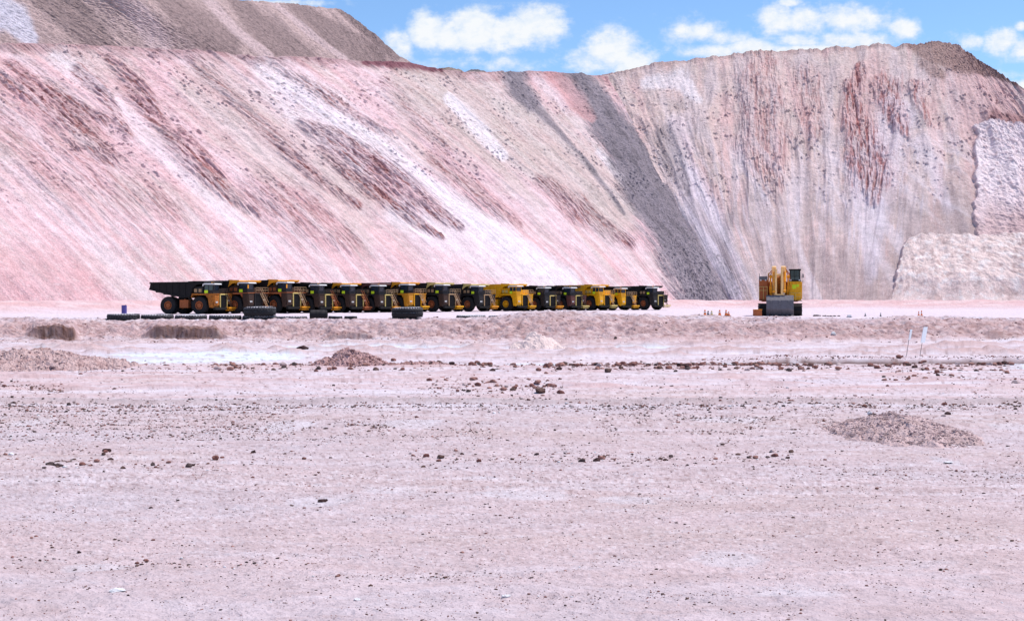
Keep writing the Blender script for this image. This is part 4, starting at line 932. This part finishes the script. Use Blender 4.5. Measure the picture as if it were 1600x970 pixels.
    q = MB(); q.tube((2.0, -2.0, 6.66), (2.0, -2.0, 6.9), .10, 8); q.tube((3.0, -2.9, 6.64), (3.0, -2.9, 7.4), .02, 5); add('beacon', q, 'orange')
    return t
ROLE = {}
truck0 = make_truck()
for ch in truck0.children_recursive:
    ch['role'] = ''
def role_of(o):
    n = o.name.split('.')[0]; return n
def copy_tree(o, parent=None):
    c = o.copy(); S.collection.objects.link(c); c.parent = parent
    for ch in o.children: copy_tree(ch, c)
    return c
SCH = {   # colour scheme: part name -> material
 'dark':  dict(ladder='brown', handrail='brown'),
 'orange_top': dict(canopy='orange', fender='brown', engine_cowl='brown', radiator_frame='charcoal', air_filter='rust', deck='rust', mirror='orange'),
 'maroon_top': dict(canopy='maroon', dump_body='charcoal', deck='charcoal', fender='brown', radiator_frame='paleyellow', step_platform='orange'),
 'brown': dict(fender='brown', radiator_frame='paleyellow', engine_cowl='black', deck='brown', handrail='brown', ladder='rust'),
 'ochre': dict(canopy='orange', fender='ochre', cab='black', deck='ochre', engine_cowl='brown', radiator_frame='yellow', step_platform='yellow', ladder='tan', dump_body='charcoal'),
 'pale_rim': dict(canopy='paleyellow', dump_body='charcoal', fender='charcoal', radiator_frame='tan'),
 'yellow': dict(canopy='yellow', fender='yellow', cab='yellow', deck='yellow', engine_cowl='yellow', radiator_frame='yellow', step_platform='yellow', ladder='tan', dump_body='yellow', air_filter='paleyellow', fuel_tank='yellow', rim='yellow', hub='yellow', chassis='charcoal'),
}
def paint_truck(t, sch, over):
    d = dict(SCH[sch]); d.update(over)
    for ch in t.children_recursive:
        n = role_of(ch); 
        if 'role' in ch: del ch['role']
        if n in d:
            ch.material_slots[0].link = 'OBJECT'; ch.material_slots[0].material = M[d[n]]
trucks = [  # wheel px, scheme, overrides, height scale, label
 (311, 'dark', dict(fender='rustdark', fuel_tank='rust', deck='rustdark'), 1.0, 'black haul truck at the left end of the row, whole side in view'),
 (366, 'orange_top', {}, 1.05, 'haul truck with rusty orange canopy, second from the left end of the row'),
 (427, 'orange_top', dict(radiator_frame='paleyellow'), 1.08, 'haul truck with orange canopy standing above the big tyre pair, third from the left'),
 (478, 'brown', dict(step_platform='orange'), 1.0, 'dark haul truck with pale grille frame, fourth from the left behind the small upright tyre'),
 (527, 'brown', dict(step_platform='rust', canopy='orange'), 1.0, 'dark haul truck with orange canopy edge and yellow grille rim, fifth from the left'),
 (573, 'maroon_top', {}, 1.0, 'haul truck with maroon canopy and yellow grille rim, sixth from the left'),
 (619, 'ochre', {}, 1.05, 'haul truck with ochre cab and canopy right behind the two stacked tyres'),
 (674, 'pale_rim', dict(step_platform='yellow', fender='brown'), 1.05, 'dark haul truck with pale yellow canopy edge right of the ochre one'),
 (730, 'pale_rim', dict(step_platform='orange'), 1.02, 'charcoal haul truck with pinkish hub standing left of the bright yellow truck'),
 (790, 'yellow', {}, 1.04, 'bright yellow haul truck with yellow wheel hubs in the middle of the row'),
 (834, 'dark', dict(step_platform='orange'), .98, 'dark haul truck with white cab roof standing right of the bright yellow truck'),
 (875, 'dark', dict(step_platform='paleyellow', canopy='brown', fender='maroon'), .99, 'dark haul truck with reddish fender left of the second yellow truck'),
 (920, 'yellow', dict(rim='rust', hub='rust', step_platform='paleyellow'), 1.05, 'yellow haul truck with rust red wheel hubs, third from the right end'),
 (955, 'yellow', dict(canopy='charcoal', dump_body='charcoal', rim='rust', hub='rust', engine_cowl='charcoal', radiator_frame='charcoal'), .98, 'haul truck with yellow cab and dark canopy, second from the right end'),
 (1005, 'dark', dict(radiator_frame='paleyellow', step_platform='paleyellow'), 1.03, 'black haul truck at the far right end of the row, its front in full view'),
]
copies = [truck0]+[copy_tree(truck0) for _ in trucks[1:]]
for i, ((wpx, sch, over, hs, lab), t) in enumerate(zip(trucks, copies)):
    paint_truck(t, sch, over)
    tag(t, lab, 'dump truck', 'haul trucks parked in a row')
    sc = 7.3-(wpx-311)*.00295; d = F/sc
    th = R(31+ (4 if i > 0 else 0)); b = math.atan((wpx-800)/F); a = th+b       # turned towards the camera
    rz = -a
    # near front wheel face must project to wpx
    off = Matrix.Rotation(rz, 3, 'Z') @ Vector((0, -3.9, 0))
    x = (wpx-800)/F*(d) - off.x; y = d-off.y
    t.location = (x, y, float(ground_z(np.array([x]), np.array([y]), False))-.05); t.rotation_euler = (0, 0, rz); t.scale = (1, 1, hs)
    if i > 0: t.scale = (1.0, 1.0, hs)

# ---------------------------------------------------------------- excavator facing the camera
def make_excavator():
    t = empty('excavator')            # local: y towards -camera; machine faces -y
    def add(name, mb, mat, bevel=0.0, parent=None): return mb.build(name, M[mat], parent or t, bevel)
    for x in (-3.3, 3.3):
        m_ = MB(); prof = [(-3.6, 1.0), (-3.2, .25), (-2.6, 0), (3.0, 0), (3.6, .3), (3.9, 1.1), (3.6, 1.9), (3.0, 2.3), (-2.6, 2.3), (-3.3, 1.9)]
        m_.prismx(prof, x-.75, x+.75)
        for k in range(26):
            s = k/26*16.6
            if s < 5.6: y, z, = -2.6+s, -.06
            elif s < 8.3: a = (s-5.6)/2.7*math.pi; y, z = 3.0+1.0*math.sin(a), 1.15-1.2*math.cos(a)
            elif s < 13.9: y, z = 3.0-(s-8.3), 2.34
            else: a = (s-13.9)/2.7*math.pi; y, z = -2.6-1.05*math.sin(a), 1.15+1.2*math.cos(a)
            m_.box(x-.85, x+.85, y-.09, y+.09, z-.07, z+.07)
        tr = add('track', m_, 'tyre')
        w = MB(); w.lathe([(-.8, .5), (-.78, .75), (.78, .75), (.8, .5)], (x, -2.6, 1.15), 'x', 16); w.lathe([(-.8, .5), (-.78, .75), (.78, .75), (.8, .5)], (x, 3.0, 1.15), 'x', 16); add('sprocket', w, 'steel', parent=tr)
    u = MB(); u.box(-2.6, 2.6, -1.6, 1.6, .9, 2.1); u.lathe([(0, 1.7), (.6, 1.7)], (0, 0, 2.1), 'z', 24); add('undercarriage', u, 'charcoal')
    h = MB(); h.box(-3.9, 3.6, -.6, 5.2, 2.9, 3.4); h.box(-3.6, 2.0, .6, 5.0, 3.4, 6.6); add('house', h, 'rust', .06)
    h = MB(); h.prism([(5.0, 2.7), (6.2, 3.0), (6.3, 5.8), (5.0, 6.2)], 0, .01)
    h = MB(); h.prismx([(5.0, 2.7), (6.2, 3.1), (6.2, 5.6), (5.0, 6.3)], -3.6, 3.4); add('counterweight', h, 'rust', .08)
    h = MB(); h.box(-3.95, -2.35, -1.9, .6, 3.0, 6.9); h.box(-3.75, -2.6, -1.96, -1.9, 3.3, 6.4); add('service_box', h, 'rust', .05)
    h = MB(); h.box(-3.95, -2.4, -1.8, .4, 6.9, 7.6)
    for y in (-1.8, -.7, .4): h.tube((-3.9, y, 7.6), (-3.9, y, 8.1), .04, 6)
    h.tube((-3.9, -1.8, 8.1), (-3.9, .4, 8.1), .04, 6); add('tank', h, 'steel', .04)
    rz_ = MB(); rz_.box(1.75, 3.95, -2.0, .9, 3.0, 6.6); rz_.box(1.95, 3.75, -2.06, -2.0, 3.3, 6.3); rz_.box(3.95, 4.12, -1.6, .6, 3.3, 6.5); ris = add('cab_riser', rz_, 'yellow', .05)
    sg = MB()
    sg.box(2.25, 3.0, -2.12, -2.05, 5.2, 6.0); sg.box(3.05, 3.5, -2.12, -2.05, 5.55, 6.05); add('number_plate', sg, 'yellowgreen', parent=ris)
    c = MB()
    for x in (1.8, 3.6):
        for y in (-2.0, .3): c.box(x, x+.18, y, y+.18, 6.7, 8.7)
    c.box(1.75, 3.85, -2.05, .5, 6.6, 6.9); c.box(1.65, 3.9, -2.2, .6, 8.7, 8.95); c.box(2.7, 2.8, -2.04, -1.96, 6.9, 8.7); c.box(1.8, 3.8, -2.04, -1.96, 7.5, 7.58)
    for x in np.linspace(1.95, 3.65, 7): c.box(x-.03, x+.03, -2.1, -2.05, 7.6, 8.7)
    cab = add('cab', c, 'black', .02)
    g = MB(); g.box(1.9, 3.7, -1.94, .4, 6.9, 8.7); add('window', g, 'glass', parent=cab)
    g = MB(); g.tube((3.95, -2, 6.6), (4.3, -2.1, 6.6), .04, 6); g.tube((4.25, -2.1, 6.2), (4.25, -2.1, 8.2), .035, 6); g.box(4.15, 4.4, -2.2, -2.14, 7.3, 8.0); g.tube((3.95, .6, 7.4), (4.25, -2.1, 7.4), .035, 6); add('mirror', g, 'steel', parent=cab)
    # boom: rises towards the camera, stick comes down to the bucket
    b = MB()
    for x0, x1 in ((-1.5, -.7), (.2, 1.0)):
        b.prismx([(1.2, 3.9), (-.2, 3.6), (-3.2, 6.9), (-5.2, 8.4), (-5.6, 9.3), (-4.6, 9.5), (-2.4, 8.3), (.6, 5.6)], x0, x1)
    bo = add('boom', b, 'cream', .12)
    b = MB(); b.prismx([(.4, 4.2), (-3.0, 7.3), (-2.4, 8.0), (.6, 5.3)], -.72, .22); add('boom_web', b, 'rustdark', parent=bo)
    s = MB(); 
    for x0, x1 in ((-.95, -.55), (.15, .55)): s.prismx([(-4.9, 8.9), (-5.9, 8.9), (-6.9, 5.2), (-6.9, 3.7), (-6.2, 3.5), (-5.9, 4.9)], x0, x1)
    s.box(-1.0, .8, -6.9, -6.1, 3.5, 4.2); s.box(-.9, .5, -5.9, -5.2, 7.6, 8.0); add('stick', s, 'cream', .08)
    rl = MB()
    for z in (4.9, 5.6): rl.tube((-3.95, -2.1, z), (-2.35, -2.1, z), .035, 6); rl.tube((1.75, -2.3, z-1.2), (3.95, -2.3, z-1.2), .035, 6)
    for x in (-3.9, -3.1, -2.4): rl.tube((x, -2.1, 3.2), (x, -2.1, 5.6), .035, 6)
    for x in (1.8, 2.9, 3.9): rl.tube((x, -2.3, 2.9), (x, -2.3, 4.4), .035, 6)
    rl.tube((-2.2, .2, 6.6), (-2.2, .2, 8.3), .12, 10); add('handrail', rl, 'paleyellow')
    wk = MB(); wk.box(-3.95, -2.35, -2.15, -1.9, 2.95, 3.05); wk.box(1.75, 4.1, -2.35, -2.0, 2.85, 2.95); wk.box(-2.3, 1.7, -.9, -.6, 3.0, 3.4); add('walkway', wk, 'charcoal')
    lp = MB()
    for x in (-3.6, -2.7, 2.0, 3.6): lp.box(x-.13, x+.13, -2.12, -1.98, 6.72, 6.98)
    add('work_lamp', lp, 'lamp')
    for (p, q_, r) in (((-1.75, -.6, 3.3), (-1.75, -3.8, 7.5), .26), ((1.5, -.6, 3.3), (1.5, -3.8, 7.5), .26), ((-1.0, -4.6, 9.0), (-1.1, -6.7, 4.7), .24), ((.9, -4.6, 9.0), (.9, -6.7, 4.7), .24)):
        m_ = MB(); P0, Q0 = Vector(p), Vector(q_); mid = P0.lerp(Q0, .58); m_.tube(P0, mid, r, 14); m_.tube(mid, Q0, r*.55, 12); m_.lathe([(-.25, .3), (.25, .3)], p, 'x', 12); m_.lathe([(-.25, .28), (.25, .28)], q_, 'x', 12); add('hydraulic_ram', m_, 'orange')
    for x in (-2.3, -1.9, 1.6, 1.9):
        m_ = MB()
        pts = [(x, -.4, 4.4), (x, -1.8, 6.6), (x*.9, -3.2, 8.0), (x*.6, -4.4, 8.8)]
        for p0, p1 in zip(pts[:-1], pts[1:]): m_.tube(p0, p1, .09, 8)
        add('hose', m_, 'rust')
    k = MB()
    outer = [(-5.6, 3.9), (-7.0, 3.95), (-7.8, 3.0), (-7.9, 1.4), (-7.2, .25), (-6.0, 0.0), (-5.2, .1)]
    inner = [(-5.3, .3), (-6.0, .22), (-7.1, .45), (-7.7, 1.45), (-7.6, 2.9), (-6.9, 3.75), (-5.6, 3.7)]
    k.prismx(outer+inner, -2.45, 2.45)
    for x in (-2.5, 2.3): k.prismx(outer+[(-5.0, 2.0)], x, x+.2)
    for x in (-.9, .55): k.prismx([(-7.3, 3.5), (-6.2, 4.5), (-5.9, 3.8)], x, x+.3)
    for x in (-1.6, 0, 1.6): k.prismx([(-7.86, 3.0), (-7.98, 2.9), (-8.02, 1.4), (-7.3, .2), (-7.2, .3), (-7.9, 1.4)], x-.12, x+.12)
    bk = add('bucket', k, 'steel', .04)
    for x in np.linspace(-2.2, 2.2, 6):
        m_ = MB(); m_.prismx([(-7.2, -.02), (-8.5, .02), (-8.5, .10), (-7.5, .38)], x-.14, x+.14); add('tooth', m_, 'steel', parent=bk)
    return t
ex = make_excavator()
tag(ex, 'orange mining excavator with black cab and grey bucket resting on the ground', 'excavator')
EXD = 246.0
ex.location = ((1231-800)/F*(EXD-6)-.2, EXD, float(ground_z(np.array([52.]), np.array([EXD]), False))-.05); ex.rotation_euler = (0, 0, R(-12))

# ---------------------------------------------------------------- loose tyres along the bank
def lying_tyre(px0, px1, ytop, d, thick=1.15, name='loose_tyre', label='', group=None):
    s = F/d; r = (px1-px0)/2/s; x = ((px0+px1)/2-800)/s; ztop = CZ+(HY-ytop)/s
    mb = tyre_mb(thick, r, r*.5, (0, 0, 0), 'z', 34); o = mb.build(name, M['tyredust'])
    o.location = (x, d, ztop-thick/2); o.rotation_euler = (R(rng.uniform(-1, 1)), R(rng.uniform(-1, 1)), rng.uniform(0, 6)); tag(o, label, 'tyre', group)
    return o
G = 'old tyres lying along the bank'
lying_tyre(168, 218, 490, 149, .9, label='flat tyre at the far left end, in front of the blue drum', group=G)
lying_tyre(221, 271, 491, 149.5, .9, label='flat tyre below the rear wheel of the leftmost truck', group=G)
lying_tyre(274, 323, 491.5, 149, .9, label='flat tyre below the front wheel of the leftmost truck', group=G)
lying_tyre(327, 377, 492, 149, .9, label='flat tyre just left of the big stacked tyre', group=G)
lying_tyre(381, 431, 479, 149, 1.05, label='upper tyre of the left stacked pair', group=G)
lying_tyre(379, 432, 492.5, 149.4, .9, label='lower tyre of the left stacked pair', group=G)
lying_tyre(431, 480, 494, 149, .7, label='flat tyre right of the left stacked pair', group=G)
lying_tyre(513, 535, 493.5, 149, .8, label='small flat tyre just right of the small upright tyre', group=G)
lying_tyre(538, 558, 493.5, 149, .8, label='small flat tyre at the right of the two small flat ones', group=G)
lying_tyre(612, 661, 480, 149, 1.2, label='upper tyre of the right stacked pair', group=G)
lying_tyre(612, 659, 496, 149.3, .8, label='lower tyre of the right stacked pair', group=G)
lying_tyre(713, 759, 492.3, 149, .6, label='mostly buried tyre left of the last one at the right end', group=G)
lying_tyre(763, 810, 493, 149, .6, label='mostly buried tyre at the right end of the tyre line', group=G)
mb = tyre_mb(2.0, .62, .3, (0, 0, 0), 'y', 26); o = mb.build('loose_tyre', M['tyre']); x = (498-800)/F*149; o.location = (x, 149, 1.28); o.rotation_euler = (0, 0, R(84)-R(90)+R(90)*0)
o.rotation_euler = (0, 0, R(90)); tag(o, 'small upright tyre with its tread towards the camera', 'tyre', G)

# ---------------------------------------------------------------- drum, box, markers, stakes, debris
def at_d(px, d): x = (px-800)/F*d; return x, d, float(ground_z(np.array([x]), np.array([d])))
x, y, z = at_d(194, 175)
t = empty('steel_drum', (x, y, z)); t.scale = (1, 1, 1.6); mb = MB(); mb.lathe([(0, .33), (.02, .35), (.35, .35), (.37, .37), (.39, .35), (.72, .35), (.74, .37), (.76, .35), (1.1, .35), (1.12, .36)], (0, 0, 0), 'z', 24); mb.build('drum_shell', M['blue'], t)
mb = MB(); mb.lathe([(1.06, .32), (1.10, .32)], (0, 0, 0), 'z', 20); mb.lathe([(1.10, .05), (1.15, .05)], (.18, 0, 0), 'z', 8); mb.build('lid', M['steel'], t); tag(t, 'dark blue steel drum standing behind the leftmost flat tyre', 'drum')
x, y, z = at_d(1183.5, 237)
t = empty('metal_box', (x, y, z), .1); mb = MB(); mb.box(-.68, .68, -.6, .6, .08, 1.22); mb.box(-.6, .6, -.63, -.6, .15, 1.1); mb.build('box_body', M['rust'], t, .03)
mb = MB(); mb.box(-.73, .73, -.65, .65, 1.22, 1.30); mb.build('lid', M['orange'], t, .01); tag(t, 'rusty orange metal box on the ground left of the excavator', 'box')
def marker(px, d, h, mat, label, w=.16, name='traffic_post', grp=None):
    x, y, z = at_d(px, d); t = empty(name, (x, y, z))
    mb = MB(); mb.lathe([(0, w*2.2), (.08, w*2.1), (.09, w*1.4)], (0, 0, 0), 'z', 12); mb.build('base', M['black'], t)
    mb = MB(); mb.lathe([(.09, w*1.35), (h*.9, w*.6), (h, w*.5)], (0, 0, 0), 'z', 14); b = mb.build('post', M[mat], t)
    mb = MB(); mb.lathe([(h*.55, w*1.02), (h*.72, w*.90)], (0, 0, 0), 'z', 14); mb.build('reflective_band', M['white'], b); tag(t, label, 'traffic post', grp)
GG = 'orange posts left of the excavator'
for px, h, mt, lab in ((1101.5, 1.2, 'cone', 'orange traffic post at the left end of the group'), (1106.5, 1.0, 'stake', 'dark grey traffic post second in the group, between orange ones'),
                       (1112, 1.0, 'paleyellow', 'pale yellow traffic post beside the dark grey one'), (1124.5, 1.15, 'cone', 'orange traffic post in the middle of the group'),
                       (1134.5, 1.15, 'cone', 'orange traffic post second from the right end of the group'), (1138.5, .8, 'cone', 'short orange traffic post at the right end of the group')):
    marker(px, 240, h, mt, lab, .22, grp=GG)
marker(1435.5, 232, 1.0, 'cone', 'orange traffic post standing alone far right, the left one of two', .14); marker(1440, 226, 1.15, 'cone', 'orange traffic post standing far right, the right one of two', .14)
marker(1352, 236, .6, 'stake', 'short dark post right of the rubble strip', .12); marker(1376, 236, .7, 'stake', 'short dark post farther right of the rubble strip', .12)
def sign(px0, py0, px1, py1, ptop, wpx, label, tilt):
    d = float(d_of_py(py0)); s = F/d; x = (px0-800)/s; z0 = float(ground_z(np.array([x]), np.array([d]))); ztop = CZ+(HY-ptop)/s; zb = CZ+(HY-py1)/s
    t = empty('marker_stake', (x, d, z0)); lean = (px1-px0)/s/(zb-z0)/math.cos(R(tilt))
    mb = MB(); H = ztop-z0; mb.tube((0, 0, -.1), (lean*H*.98, .02, H*.98), .018, 6); mb.build('stake', M['stake'], t)
    w = wpx/s/2; mb = MB(); zb -= z0
    mb.add([(lean*zb-w, -.03, zb), (lean*zb+w, -.03, zb), (lean*H+w, -.03, H), (lean*H-w, -.03, H), (lean*zb-w, -.055, zb), (lean*zb+w, -.055, zb), (lean*H+w, -.055, H), (lean*H-w, -.055, H)], [(0, 1, 2, 3), (4, 7, 6, 5), (0, 4, 5, 1), (1, 5, 6, 2), (2, 6, 7, 3), (3, 7, 4, 0)])
    b = mb.build('board', M['wood'], t); t.rotation_euler = (0, 0, R(tilt)); tag(t, label, 'marker')
sign(1437, 562, 1443, 535.5, 511, 15, 'taller white marker board leaning right on a thin stake', 48)
sign(1416, 562, 1423, 531, 515, 8, 'smaller white marker board leaning right on a thin stake, the left one', 52)
# dark rubble strip right of the excavator and a small white block
ps = []; n = 60
px = np.concatenate([rng.uniform(1272, 1284, 22), rng.uniform(1284, 1312, 38)]); d = 236+rng.uniform(-1.5, 1.5, n); x = (px-800)/F*d
sz = np.concatenate([rng.uniform(.15, .45, 22), rng.uniform(.1, .28, 38)])
o = stone_mesh('rubble_strip', np.stack([x, d, ground_z(x, d)+sz*.3], -1), sz, np.tile(PALETTE[5]*.7, (n, 1))); tag(o, 'dark strip of rubble on the pale yard right of the excavator', 'rubble')
x, y, z = at_d(1327, 205); t = empty('concrete_block', (x, y, z)); mb = MB(); mb.prism([(-.32, 0), (.32, 0), (.25, .4), (-.25, .4)], -.3, .3); mb.build('block', M['white'], t, .03); mb = MB(); mb.box(-.4, .4, -.36, .36, -.02, .06); mb.build('base', M['black'], t); tag(t, 'small white block on a dark base right of the rubble strip', 'block')
